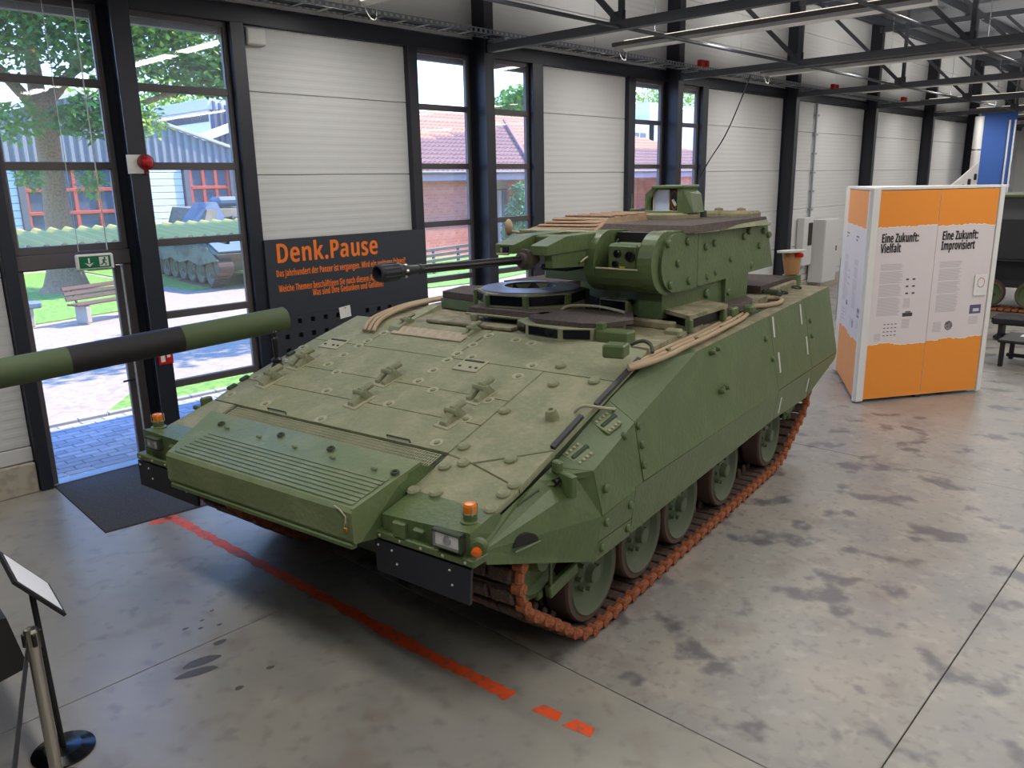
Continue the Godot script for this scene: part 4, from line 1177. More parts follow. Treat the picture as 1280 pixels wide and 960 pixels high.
# ---------------------------------------------------------------- information column
func panel_print(sd: int, header_dark: bool) -> ImageTexture:
	var W := 256
	var H := 768
	var im := Image.create(W, H, false, Image.FORMAT_RGB8)
	var paper := rgb(222, 212, 212)
	var orange := rgb(240, 148, 52)
	im.fill(paper)
	var rg := RandomNumberGenerator.new(); rg.seed = sd
	var t1 := 130.0
	var t2 := 560.0
	for x in W:
		t1 += rg.randf_range(-1.3, 1.3); t1 = clampf(t1, 124, 137)
		t2 += rg.randf_range(-1.3, 1.3); t2 = clampf(t2, 553, 568)
		im.fill_rect(Rect2i(x, 0, 1, int(t1)), orange)
		im.fill_rect(Rect2i(x, int(t1), 1, 4), rgb(240, 232, 226))
		im.fill_rect(Rect2i(x, int(t1) + 4, 1, 1), rgb(190, 178, 174))
		im.fill_rect(Rect2i(x, int(t2), 1, H - int(t2)), orange)
		im.fill_rect(Rect2i(x, int(t2) - 4, 1, 4), rgb(240, 232, 226))
		im.fill_rect(Rect2i(x, int(t2) - 5, 1, 1), rgb(190, 178, 174))
	var grey := rgb(186, 178, 180)
	var y := 262
	while y < 452:
		if not (y in [286, 287, 334, 382, 383]):
			im.fill_rect(Rect2i(26, y, 96 + rg.randi_range(-10, 6), 2), grey)
		y += 4
	if header_dark:
		im.fill_rect(Rect2i(22, 172, 70, 6), rgb(70, 74, 90)); im.fill_rect(Rect2i(22, 186, 40, 6), rgb(70, 74, 90))
	var dark := rgb(66, 62, 66)
	if sd % 2 == 0:
		for r in 3:
			for c in 2: im.fill_rect(Rect2i(142 + c * 28 + r, 318 + r * 26, 12, 6), dark)
		for r in 4:
			for c in 4: im.fill_rect(Rect2i(62 + c * 16, 484 + r * 14, 9, 3), dark)
		im.fill_rect(Rect2i(140, 446, 44, 14), dark); im.fill_rect(Rect2i(152, 440, 24, 8), rgb(110, 104, 108))
		for k in 9: im.fill_rect(Rect2i(140, 470 + k * 4, 34, 2), grey)
		for k in 7: im.fill_rect(Rect2i(24, 520 + k * 4, 28, 2), grey)
		for k in 9: im.fill_rect(Rect2i(138, 392 + k * 4, 30, 2), grey)
	else:
		for r in 12:
			for c in 14:
				if Vector2(c - 6.5, r - 5.5).length() < 6.0: im.fill_rect(Rect2i(74 + c * 3, 488 + r * 3, 3, 3), rgb(60, 56, 60).lerp(paper, rg.randf() * 0.7))
		im.fill_rect(Rect2i(184, 432, 52, 34), rgb(90, 84, 116)); im.fill_rect(Rect2i(200, 446, 28, 12), rgb(210, 206, 214))
		for k in 8: im.fill_rect(Rect2i(184, 476 + k * 4, 44, 2), grey)
		for k in 10: im.fill_rect(Rect2i(24, 490 + k * 4, 38, 2), grey)
	im.generate_mipmaps()
	return ImageTexture.create_from_image(im)

func build_info_column() -> void:
	var o := thing("information_column", "tall three-sided orange and white exhibition column with two printed panels per side", "exhibit panel", Vector3(11.52, 0, -4.04))
	var S := 2.17
	var Ht := 3.03
	var faces := [[-0.577, Vector3.ZERO], [-2.647, Vector3(1.91, 0, -1.03)], [1.59, Vector3(1.83, 0, 1.19)]]
	var core := MB.new()
	var tri := [Vector3(0.12, 0.05, 0.0), Vector3(1.79, 0.05, -0.9), Vector3(1.74, 0.05, 1.06)]
	var tri2 := []
	for p in tri: tri2.append(p + Vector3(0, Ht - 0.09, 0))
	core.loft(tri, tri2)
	mb("core", core, M.white, o)
	var cap := MB.new()
	var ct := [Vector3(-0.02, Ht - 0.03, 0.0), Vector3(1.92, Ht - 0.03, -1.06), Vector3(1.86, Ht - 0.03, 1.22)]
	var ct2 := []
	for p in ct: ct2.append(p + Vector3(0, 0.035, 0))
	cap.loft(ct, ct2)
	mb("top_cap", cap, M.white, o)
	for fi in 3:
		var b := Basis(Vector3.UP, faces[fi][0])
		var org: Vector3 = faces[fi][1]
		var L := S if fi < 2 else 2.22
		for k in 2:
			var m := MB.new()
			var x0 := 0.13 + k * (L - 0.22) / 2
			var x1 := x0 + (L - 0.22) / 2 - 0.008
			m.quad_uv(Vector3(x0, 0.05, 0.012), Vector3(x1, 0.05, 0.012), Vector3(x1, Ht - 0.04, 0.012), Vector3(x0, Ht - 0.04, 0.012), Vector3.BACK, Vector2(0, 1), Vector2(1, 1), Vector2(1, 0), Vector2(0, 0))
			var bk := bx(Vector3((x0 + x1) / 2, Ht / 2, 0.0), Vector3(x1 - x0, Ht - 0.09, 0.02), 0.002)
			var pm := mt(Color.WHITE, 0.35)
			pm.albedo_texture = panel_print(fi * 2 + k + 2, fi > 0)
			var face := mb("printed_panel", bk, M.white, o, Transform3D(b, org))
			mb("print", m, pm, face)
		for e in [[0.005, 0.115], [L - 0.085, 0.08]]:
			mb("edge_profile", bx(Vector3(e[0] + e[1] / 2, Ht / 2 + 0.01, 0.0), Vector3(e[1], Ht - 0.03, 0.05), 0.004), M.white, o, Transform3D(b, org))
		if fi == 0:
			for q in [["Eine Zukunft:", 0.2, 2.245], ["Vielfalt", 0.2, 2.105], ["Eine Zukunft:", 1.19, 2.25], ["Improvisiert", 1.19, 2.11]]:
				text("heading", q[0], 0.168, M.black, o, org + b * Vector3(q[1], q[2], 0.016), faces[fi][0], true, HORIZONTAL_ALIGNMENT_LEFT, 0.56)
			var nt := mb("note_sheet", bx(Vector3(1.93, 1.62, 0.025), Vector3(0.22, 0.3, 0.008), 0.002), M.white, o, Transform3D(b, org))
			var dw := MB.new()
			for k in 14:
				var a := TAU * k / 14
				var a2 := TAU * (k + 1) / 14
				bar(dw, Vector3(1.93 + 0.06 * cos(a), 1.66 + 0.07 * sin(a), 0.03), Vector3(1.93 + 0.06 * cos(a2), 1.66 + 0.07 * sin(a2), 0.03), 0.01, 0.003, 0.0, Vector3.BACK)
			mb("drawing", dw, mt(rgb(190, 130, 130), 0.6), nt, Transform3D.IDENTITY)
		mb("foot", bx(Vector3(L * 0.5, 0.025, -0.05), Vector3(0.1, 0.05, 0.08), 0.005), M.black, o, Transform3D(b, org))

# ---------------------------------------------------------------- the tank at the left edge, only gun and hull nose in view
func build_left_tank() -> void:
	var o := thing("battle_tank", "camouflaged tank at the left edge with long green and black gun barrel over the hall", "tank", Vector3.ZERO)
	var tip := Vector3(3.97, 2.0, -6.64)
	var dir := (Vector3(1.64, 1.885, -6.80) - tip).normalized()
	var segs := [[0.0, 0.55, 0], [0.55, 1.42, 0], [1.42, 2.05, 1], [2.05, 3.6, 0], [3.6, 5.2, 1]]
	var cuts := [0.0, 0.98, 1.87, 3.1, 5.6]
	for i in 4:
		var m := MB.new()
		var a: float = cuts[i]
		var b: float = cuts[i + 1]
		var r := 0.112
		var prof := [[a, 0.062], [a, r - 0.006], [a + 0.006, r], [b, r]] if i == 0 else [[a, r], [b, r]]
		m.lathe(tip, dir, prof, 28)
		if i == 0: m.lathe(tip, dir, [[0.0, 0.062], [0.3, 0.06], [0.3, 0.0]], 20)
		mb("gun_barrel", m, M.camo_black if i % 2 else M.camo_green, o)
	var sl := MB.new()
	sl.lathe(tip, dir, [[2.72, 0.112], [2.73, 0.135], [3.5, 0.135], [3.51, 0.112]], 28)
	mb("bore_evacuator", sl, M.camo_green, o)
	var h := MB.new()
	var pr := [Vector3(1.02, 0.62, 0), Vector3(0.96, 0.95, 0), Vector3(0.2, 1.15, 0), Vector3(-6.2, 1.35, 0), Vector3(-6.2, 0.5, 0), Vector3(0.3, 0.5, 0)]
	var A := []
	var B := []
	for p in pr: A.append(p + Vector3(0, 0, -4.72)); B.append(p + Vector3(0.22, 0, -8.3))
	h.loft(A, B)
	mb("hull", h, M.camo_black, o)
	var fp := MB.new()
	fp.loft([Vector3(0.9, 0.975, -5.0), Vector3(0.3, 1.13, -5.0), Vector3(0.3, 1.13, -5.5), Vector3(0.9, 0.975, -5.5)], [Vector3(0.9, 0.99, -5.0), Vector3(0.3, 1.15, -5.0), Vector3(0.3, 1.15, -5.5), Vector3(0.9, 0.99, -5.5)])
	mb("camouflage_patch", fp, M.camo_green, o)
	for s in [-4.74, -8.32]:
		var sk := MB.new()
		sk.box(Vector3(-2.8, 0.85, s), Vector3(6.6, 0.75, 0.04), 0.01)
		mb("side_skirt", sk, M.camo_black, o)
		for k in 6: wheel(0.35, 0.3, 0.03, M.tyre, M.camo_green, o, Vector3(-0.9 - 0.85 * k, 0.43, s - (0.12 if s > -6 else -0.12)), Vector3(0, 0, 1.0 if s > -6 else -1.0))
		var tr := MB.new()
		for k in 40: tr.box(Vector3(-0.5 - 0.14 * k, 0.04, s + (-0.3 if s > -6 else 0.3)), Vector3(0.12, 0.07, 0.55), 0.01)
		mb("track", tr, M.rustdark, o)
	var t := MB.new()
	t.loft([Vector3(-0.9, 1.36, -5.6), Vector3(-0.9, 1.36, -8.4), Vector3(-5.2, 1.4, -8.6), Vector3(-5.2, 1.4, -5.4)], [Vector3(-1.4, 2.3, -5.9), Vector3(-1.4, 2.3, -8.1), Vector3(-5.2, 2.4, -8.3), Vector3(-5.2, 2.4, -5.7)])
	mb("turret", t, M.camo_green, o)

# ---------------------------------------------------------------- right edge
func build_right_side() -> void:
	var o := thing("armoured_carrier", "dark camouflaged tracked vehicle behind the information column at the right", "tank", Vector3(21.6, 0, -3.0))
	var h := MB.new()
	h.loft([Vector3(0.3, 0.55, -3.2), Vector3(3.0, 0.55, -3.2), Vector3(3.0, 0.55, 3.4), Vector3(0.3, 0.55, 3.4)], [Vector3(0.3, 1.3, -3.6), Vector3(3.0, 1.3, -3.6), Vector3(3.0, 1.3, 3.4), Vector3(0.3, 1.3, 3.4)])
	mb("lower_hull", h, M.camo_black, o)
	var u := MB.new()
	u.loft([Vector3(-0.05, 1.25, -3.4), Vector3(3.3, 1.25, -3.4), Vector3(3.3, 1.25, 3.5), Vector3(-0.05, 1.25, 3.5)], [Vector3(0.0, 2.15, -3.0), Vector3(3.25, 2.15, -3.0), Vector3(3.25, 2.15, 3.5), Vector3(0.0, 2.15, 3.5)])
	mb("upper_hull", u, M.camo_black, o)
	var up := MB.new()
	up.loft([Vector3(-0.0, 2.15, -2.9), Vector3(3.2, 2.15, -2.9), Vector3(3.2, 2.15, 3.4), Vector3(0.0, 2.15, 3.4)], [Vector3(0.35, 2.62, -2.3), Vector3(2.9, 2.62, -2.3), Vector3(2.9, 2.62, 3.2), Vector3(0.35, 2.62, 3.2)])
	mb("superstructure", up, mt(rgb(58, 58, 60), 0.7), o)
	mb("roof_plate", bx(Vector3(1.6, 2.66, 0.5), Vector3(2.6, 0.08, 5.4), 0.02), M.camo_green, o)
	for q in [[Vector3(-0.055, 1.75, -0.15), 0.35, 0.2], [Vector3(-0.06, 1.45, 0.6), 0.4, 0.24], [Vector3(-0.06, 2.0, -0.3), 0.5, 0.12]]:
		var p := MB.new()
		var a := []
		var b := []
		for k in 12:
			var d := Vector3(0, sin(TAU * k / 12) * q[2] * (1 + 0.2 * sin(k * 2.1)), cos(TAU * k / 12) * q[1] * (1 + 0.15 * cos(k * 1.7)))
			a.append(q[0] + d); b.append(q[0] + d + Vector3(0.06, 0, 0))
		p.loft(a, b)
		mb("camouflage_patch", p, M.camo_green, o)
	mb("fender", bx(Vector3(0.1, 1.22, 0.0), Vector3(0.5, 0.04, 7.0), 0.008), M.camo_black, o)
	for k in 7: wheel(0.33, 0.24, 0.04, M.tyre, M.camo_green, o, Vector3(0.06, 0.42, -2.6 + 0.88 * k), Vector3(-1, 0, 0))
	for k in 44: put("track_link", _link, M.rust, o, Transform3D(Basis.IDENTITY, Vector3(0.25, 0.05, -3.0 + 0.145 * k)))
	mb("smoke_launcher", bx(Vector3(-0.1, 2.05, -0.9), Vector3(0.2, 0.3, 0.25), 0.05), M.black, o)
	mb("equipment_box", bx(Vector3(0.7, 2.85, 0.5), Vector3(0.5, 0.3, 0.5), 0.04), M.camo_green, o)
	var tb := thing("low_table", "low black table with paper on it beside the information column", "table", Vector3(15.75, 0, -2.55))
	mb("table_top", bx(Vector3(0, 0.44, 0), Vector3(0.9, 0.05, 1.1), 0.01), M.black, tb)
	for x in [-0.38, 0.38]:
		for z in [-0.48, 0.48]: mb("leg", bx(Vector3(x, 0.21, z), Vector3(0.07, 0.42, 0.07), 0.008), M.black, tb)
	mb("stretcher", bx(Vector3(0, 0.14, 0), Vector3(0.06, 0.06, 0.96), 0.008), M.black, tb)
	tag(mb("paper_sheet", bx(Vector3(15.9, 0.469, -2.72), Vector3(0.21, 0.005, 0.3)), M.white), "white sheet of paper lying on the low black table", "paper")
	tag(mb("leaflet", bx(Vector3(16.08, 0.469, -2.5), Vector3(0.1, 0.006, 0.21)), M.orange), "small orange leaflet lying on the low black table", "leaflet")
	var bn := thing("black_bench", "long black upholstered bench in front of the tracked vehicle at the right", "bench", Vector3(18.0, 0, -2.75))
	mb("seat", bx(Vector3(0, 0.4, 0), Vector3(0.55, 0.16, 2.0), 0.04), M.black, bn)
	mb("base_rail", bx(Vector3(0, 0.06, 0), Vector3(0.4, 0.06, 1.9), 0.01), M.black, bn)
	for z in [-0.85, 0.85]: mb("leg", bx(Vector3(0, 0.2, z), Vector3(0.3, 0.28, 0.08), 0.01), M.black, bn)
	var bb := thing("blue_banner", "tall blue banner with white lit tubes at the far end of the hall", "banner", Vector3(35.6, 0, -8.1))
	mb("cloth", bx(Vector3(0, 2.9, 0), Vector3(1.3, 5.0, 0.06), 0.01, Basis(Vector3.UP, -0.9)), mt(rgb(56, 96, 170), 0.7), bb)
	mb("ballast", bx(Vector3(0, 0.2, 0), Vector3(1.3, 0.4, 0.5), 0.03, Basis(Vector3.UP, -0.9)), M.black, bb)
	for q in [[-0.75, 0.16, 4], [0.35, 0.035, 1], [0.55, 0.035, 1]]:
		var b := Basis(Vector3.UP, -0.9)
		var tu := MB.new()
		for k in q[2]: tu.cyl(b * Vector3(q[0], 0.4 + 4.9 / q[2] * k, 0.1), b * Vector3(q[0], 0.4 + 4.9 / q[2] * (k + 0.96), 0.1), q[1], q[1], 12)
		mb("white_tube", tu, M.white, bb)
	var db := thing("display_sheet", "pale slanted display sheet with small dark pegs beyond the information column", "display", Vector3(29.5, 0, -7.6))
	var ds := MB.new()
	ds.loft([Vector3(-0.9, 2.2, 0), Vector3(0.7, 2.2, 0.3), Vector3(0.7, 3.55, 0.3), Vector3(-0.9, 2.85, 0)], [Vector3(-0.9, 2.2, -0.04), Vector3(0.7, 2.2, 0.26), Vector3(0.7, 3.55, 0.26), Vector3(-0.9, 2.85, -0.04)])
	mb("sheet", ds, M.trim, db)
	for k in 4: mb("peg", bx(Vector3(-0.7 + 0.4 * k, 2.6 + 0.16 * k, 0.1 + 0.06 * k), Vector3(0.09, 0.2, 0.09), 0.02), M.black, db)
	for x in [-0.8, 0.6]: mb("stand_leg", rod(Vector3(x, 0, 0.1), Vector3(x, 2.25, 0.1), 0.03, 8), M.black, db)
	var sp := thing("loudspeaker", "small grey loudspeaker box high on the far wall panel", "loudspeaker", Vector3(38.6, 4.4, WALL + 0.03))
	mb("housing", bx(Vector3(0, 0, 0.1), Vector3(0.5, 0.4, 0.25), 0.03), M.steel_grey, sp)
	mb("grille", bx(Vector3(0, 0, 0.23), Vector3(0.42, 0.32, 0.02), 0.005), M.black, sp)

var _link: ArrayMesh = null

# ---------------------------------------------------------------- the green infantry fighting vehicle
# vehicle frame: s across (near side +), y up, a from the nose lip to the rear
func V(s: float, y: float, a: float) -> Vector3:
	return Vector3(s, y, -a)
func gly(a: float) -> float:
	return 1.42 + 0.28 * (a - 0.88)
func G(s: float, a: float, h := 0.0) -> Vector3:      # on the glacis, h above it
	return V(s, gly(a), a) + Vector3(0, 0.963, 0.27) * h
func gb() -> Basis:
	var n := Vector3(0, 0.963, 0.27).normalized()
	return Basis(Vector3.RIGHT, n, Vector3.RIGHT.cross(n))
func side_s(y: float) -> float:
	return 1.89 - 0.19 * (y - 1.11) if y > 1.11 else 1.89 - 0.11 * (1.11 - y)
func SD(y: float, a: float, o := 0.0, g := 1.0) -> Vector3:
	return V(g * (side_s(y) + o), y, a)

func plate(b: MB, pts: Array, thick: Vector3) -> void:
	var q := []
	for p in pts: q.append(p + thick)
	b.loft(pts, q)

func shell(b: MB, tris: Array, off: Vector3, out: Vector3) -> void:
	for t in tris:
		b.poly(t, out)
		var q := []
		for p in t: q.append(p + off)
		b.poly(q, -out)
		for i in t.size():
			var j: int = (i + 1) % t.size()
			b.poly([t[i], t[j], q[j], q[i]], (t[i] + t[j]) * 0.5 - (t[0] + t[1] + t[2]) / 3.0)

func build_ifv() -> void:
	var o := thing("infantry_fighting_vehicle", "large green tracked infantry fighting vehicle with turret and thin autocannon in the hall", "armoured vehicle", Vector3(2.43, 0, -4.643), -82.7)
	# ---- hull
	var h := MB.new()
	var lo := [[0.35, 0.98], [0.3, 1.2], [2.66, 1.87], [7.1, 1.87], [7.15, 1.1], [6.7, 0.48], [1.15, 0.44]]
	var A := []
	var B := []
	for p in lo: A.append(V(-1.2, p[1], p[0])); B.append(V(1.2, p[1], p[0]))
	h.loft(A, B)
	A = []; B = []
	for p in [[0.75, 1.14], [0.55, 1.28], [2.66, 1.875], [7.08, 1.88], [7.12, 1.14]]: A.append(V(-1.62, p[1], p[0])); B.append(V(1.6, p[1], p[0]))
	h.loft(A, B)
	mb("hull", h, M.darkgreen, o)
	# glacis panels with open joints
	var gp := [
		[[-1.7, 0.9], [0.93, 0.9], [0.93, 1.255], [-1.76, 1.255]],
		[[-1.76, 1.263], [0.93, 1.263], [0.93, 1.597], [-1.76, 1.597]],
		[[-1.76, 1.605], [0.93, 1.605], [0.93, 2.07], [-1.06, 2.07], [-1.74, 2.07]],
		[[-1.74, 2.077], [-1.093, 2.077], [-1.03, 2.62], [-1.7, 2.62]],
		[[-1.086, 2.077], [-0.015, 2.077], [0.02, 2.62], [-1.023, 2.62]],
		[[-0.007, 2.077], [1.588, 2.077], [1.57, 2.62], [0.028, 2.62]],
		[[0.938, 0.89], [1.16, 0.85], [1.615, 1.15], [1.59, 2.069], [0.938, 2.069]],
		[[0.96, 0.45], [1.15, 0.48], [1.62, 0.46], [1.635, 0.72], [1.18, 0.845], [0.938, 0.88]],
		[[1.19, 0.85], [1.635, 0.728], [1.62, 1.142]],
		[[-1.72, 0.42], [-1.3, 0.42], [-1.36, 0.62], [-1.4, 0.89], [-1.7, 0.89]]]
	for q in gp:
		var b := MB.new()
		var t := []
		var u := []
		var c := Vector2.ZERO
		for p in q: c += Vector2(p[0], p[1])
		c /= q.size()
		for p in q:
			t.append(G(p[0], p[1], 0.0))
			var d := (c - Vector2(p[0], p[1])).normalized() * 0.006
			u.append(G(p[0] + d.x, p[1] + d.y, 0.012))
		var v := []
		for p in q: v.append(G(p[0], p[1], -0.03))
		b.loft(v, t)
		b.loft(t, u)
		mb("glacis_panel", b, M.dusty, o)
	# cooling grille strip behind the trim vane
	var gm := MB.new()
	plate(gm, [G(-1.36, 0.62, -0.02), G(0.9, 0.62, -0.02), G(0.92, 0.885, -0.02), G(-1.4, 0.885, -0.02)], Vector3(0, 0.012, 0))
	mb("grille_base", gm, M.darkgreen, o)
	var gr := MB.new()
	for k in 110:
		var s := -1.34 + 0.0204 * k
		gr.box(G(s, 0.755, 0.0), Vector3(0.009, 0.012, 0.255), 0.0, gb())
	for k in 9: gr.box(G(-0.23, 0.64 + 0.029 * k, 0.0), Vector3(2.24, 0.012, 0.008), 0.0, gb())
	stuff(mb("grille_mesh", gr, M.dusty, o))
	# trim vane
	var tv := MB.new()
	var pr := [[0.0, 1.125], [-0.012, 1.15], [-0.012, 1.325], [0.01, 1.35], [0.6, 1.465], [0.62, 1.445], [0.62, 1.3], [0.3, 1.1]]
	A = []; B = []
	for p in pr:
		A.append(V(-0.99 - (0.32 * p[0] / 0.6 if p[1] > 1.4 else 0.0), p[1], p[0])); B.append(V(0.945, p[1], p[0]))
	tv.loft(A, B)
	var vane := mb("trim_vane", tv, M.vanegreen, o)
	for k in 8:
		var a := 0.045 + 0.04 * k
		var y := 1.357 + 0.194 * (a - 0.01)
		mb("rib", bx(V(-0.01, y - 0.001, a), Vector3(1.84, 0.006, 0.0345), 0.0035, Basis(Vector3.RIGHT, 0.19)), M.vanegreen, vane)
	var lip := MB.new()
	lip.box(V(-0.02, 1.105, 0.01), Vector3(1.9, 0.035, 0.05), 0.008)
	mb("lower_edge", lip, M.green, vane)
	for e in [[-0.96, 0.45], [-0.314, 0.497], [0.228, 0.485], [0.9, 0.41]]:
		var rgm := MB.new()
		rgm.lathe(V(e[0], 1.36 + 0.194 * e[1], e[1]), Vector3(0, 1, 0.19), [[0, 0.014], [0.012, 0.016], [0.014, 0.026], [0, 0.03]], 14)
		mb("ring", rgm, M.darkgreen, vane)
	for e in [[-0.85, 0.42], [-0.46, 0.414], [-0.055, 0.408], [0.335, 0.4], [0.73, 0.396]]:
		mb("stud", bx(V(e[0], 1.366 + 0.194 * e[1], e[1]), Vector3(0.05, 0.02, 0.028), 0.008, Basis(Vector3.RIGHT, 0.19)), M.vanegreen, vane)
	var fk := MB.new()
	shell(fk, [[V(0.94, 1.13, 0.0), V(0.94, 1.345, 0.0), V(0.94, 1.40, 0.36)], [V(0.94, 1.13, 0.0), V(0.94, 1.40, 0.36), V(0.955, 1.31, 0.44)], [V(0.94, 1.13, 0.0), V(0.955, 1.31, 0.44), V(0.97, 1.08, 0.3)], [V(0.94, 1.40, 0.36), V(0.95, 1.445, 0.6), V(0.96, 1.36, 0.8)], [V(0.94, 1.40, 0.36), V(0.96, 1.36, 0.8), V(0.955, 1.31, 0.44)]], V(-0.02, 0, 0), Vector3(1, 0.2, 0.3))
	mb("flank_plate", fk, M.green, vane)
	var pd := MB.new()
	pd.box(V(0.9, 1.215, -0.025), Vector3(0.03, 0.035, 0.014), 0.005)
	mb("padlock", pd, M.brass, vane)
	var sh := MB.new()
	sh.tube([V(0.891, 1.23, -0.025), V(0.891, 1.252, -0.025), V(0.9, 1.262, -0.025), V(0.909, 1.252, -0.025), V(0.909, 1.23, -0.025)], 0.003, 6)
	mb("shackle", sh, M.chrome, vane)
	var wr := MB.new()
	wr.tube([V(0.8, 1.345, -0.014), V(0.85, 1.335, -0.02), V(0.9, 1.3, -0.02), V(0.9, 1.262, -0.025)], 0.006, 6)
	mb("retaining_strap", wr, M.dustedge, vane)
	# lower nose
	var ln := MB.new()
	for g: float in [1.0]:
		A = [V(-1.24, 1.12, 0.26), V(1.24, 1.12, 0.26), V(1.24, 0.6, 0.75), V(-1.24, 0.6, 0.75)]
		B = [V(-1.24, 1.12, 0.36), V(1.24, 1.12, 0.36), V(1.24, 0.5, 1.2), V(-1.24, 0.5, 1.2)]
		ln.loft(A, B)
	mb("nose_plate", ln, M.darkgreen, o)
	headlights(o)
	glacis_fittings(o)
	sides(o)
	running_gear(o)
	roof(o)
	turret(o)

func bolt_mesh(r: float, h: float) -> ArrayMesh:
	var b := MB.new()
	b.lathe(Vector3.ZERO, Vector3.UP, [[-0.01, r], [h * 0.55, r], [h, r * 0.72], [h, 0]], 14)
	return b.mesh()

func face_basis(n: Vector3) -> Basis:      # local Y along n
	n = n.normalized()
	var x := n.cross(Vector3.UP if absf(n.y) < 0.9 else Vector3.BACK).normalized()
	return Basis(x, n, x.cross(n))

func headlights(o: Node3D) -> void:
	# near cluster, far cluster: [s0, s1, top y outer, top y inner, lamp s0, lamp s1, lamp y0, lamp y1]
	var sets := [[0.98, 1.667, 1.258, 1.30, 1.415, 1.632, 1.178, 1.292, 0.92, 1.68], [-1.64, -1.0, 1.36, 1.345, -1.56, -1.375, 1.236, 1.33, -1.75, -0.94]]
	for k in 2:
		var q = sets[k]
		var b := MB.new()
		b.loft([V(q[0], 1.15, 0.2), V(q[1], 1.15, 0.2), V(q[1], 1.15, 0.6), V(q[0], 1.15, 0.6)], [V(q[0], q[2], 0.2), V(q[1], q[3], 0.2), V(q[1] - 0.03, 1.325, 0.5), V(q[0], 1.325, 0.5)])
		var blk := mb("lamp_housing", b, M.green, o)
		mb("ledge", bx(V((q[8] + q[9]) / 2 + 0.02, 1.13, 0.24), Vector3(q[9] - q[8] + 0.02, 0.05, 0.14), 0.008), M.green, blk)
		for e in 5: mb("screw", bx(V(lerpf(q[8] + 0.06, q[9] - 0.03, e / 4.0), 1.13, 0.167), Vector3(0.018, 0.018, 0.012), 0.004), M.dustedge, blk)
		var cx: float = (q[4] + q[5]) / 2
		var cy: float = (q[6] + q[7]) / 2
		var w: float = q[5] - q[4]
		var ht: float = q[7] - q[6]
		var fr := MB.new()
		for s in [-1, 1]:
			fr.box(V(cx + s * (w / 2 - 0.009), cy, 0.178), Vector3(0.018, ht, 0.05), 0.005)
			fr.box(V(cx, cy + s * (ht / 2 - 0.009), 0.178), Vector3(w, 0.018, 0.05), 0.005)
		var hl := mb("headlight", fr, M.darkgreen, o)
		mb("reflector", bx(V(cx, cy, 0.172), Vector3(w - 0.03, ht - 0.03, 0.012), 0.004), M.lens, hl)
		var bl := MB.new()
		bl.lathe(V(cx, cy, 0.166), Vector3(0, 0, 1), [[0, 0.03], [0.008, 0.026], [0.012, 0.0]], 14)
		mb("bulb_cover", bl, M.chrome, hl)
		mb("lens_glass", bx(V(cx, cy, 0.15), Vector3(w - 0.03, ht - 0.03, 0.004)), M.glass, hl)
		# rubber mud flap
		var f := MB.new()
		var x0: float = q[8]
		var x1: float = q[9]
		f.loft([V(x0, 1.09, 0.18), V(x1, 1.09, 0.18), V(x1 - 0.01, 0.87, 0.17), V(x0 + 0.02, 0.885, 0.17)], [V(x0, 1.09, 0.2), V(x1, 1.09, 0.2), V(x1 - 0.01, 0.87, 0.19), V(x0 + 0.02, 0.885, 0.19)])
		var fl := mb("mud_flap", f, M.flap, o)
		for e in [[0.2, 1.05], [0.25, 0.97], [0.8, 1.05], [0.82, 0.96], [0.05, 1.06]]:
			mb("flap_bolt", bx(V(lerpf(x0, x1, e[0]), e[1], 0.172), Vector3(0.014, 0.014, 0.012), 0.004), M.tape, fl)
		# orange beacon on a short foot
		var bs := V(1.565, 1.3, 0.33) if k == 0 else V(-1.62, 1.345, 0.32)
		var ft := MB.new()
		ft.lathe(bs, Vector3.UP, [[-0.02, 0.06], [0.01, 0.06], [0.015, 0.042], [0.055, 0.042], [0.06, 0.036], [0.06, 0]], 18)
		var fo := mb("beacon", ft, M.green, o)
		var am := MB.new()
		am.lathe(bs, Vector3.UP, [[0.06, 0.036], [0.1, 0.04], [0.115, 0.034], [0.12, 0.0]], 18)
		mb("amber_dome", am, mt(rgb(226, 120, 20), 0.2), fo)
		for j in 4:
			var an := TAU * j / 4 + 0.6
			mb("guard_wire", rod(bs + Vector3(cos(an) * 0.047, 0.05, sin(an) * 0.047), bs + Vector3(cos(an) * 0.047, 0.112, sin(an) * 0.047), 0.004, 6), M.dustedge, fo)
	# side marker lamp
	var mk := MB.new()
	mk.lathe(V(1.72, 1.235, 0.22), Vector3(0.35, 0, 1), [[0, 0], [0, 0.052], [0.03, 0.052], [0.04, 0.04], [0.04, 0.0]], 18)
	var mo := mb("marker_lamp", mk, M.green, o)
	var ml := MB.new()
	ml.lathe(V(1.728, 1.215, 0.18), Vector3(0.35, 0, 1), [[0, 0.03], [0.02, 0.028], [0.03, 0.015], [0.032, 0]], 14)
	mb("amber_lens", ml, mt(rgb(214, 96, 24), 0.2), mo)
	# small fittings on the near lamp housing
	mb("bracket", bx(V(1.14, 1.2, 0.185), Vector3(0.1, 0.1, 0.04), 0.008), M.green, o)
	mb("hand_grip", bx(V(1.3, 1.235, 0.18), Vector3(0.085, 0.03, 0.04), 0.012), M.green, o)
	mb("hand_grip", bx(V(-1.22, 1.29, 0.19), Vector3(0.09, 0.03, 0.04), 0.012), M.green, o)

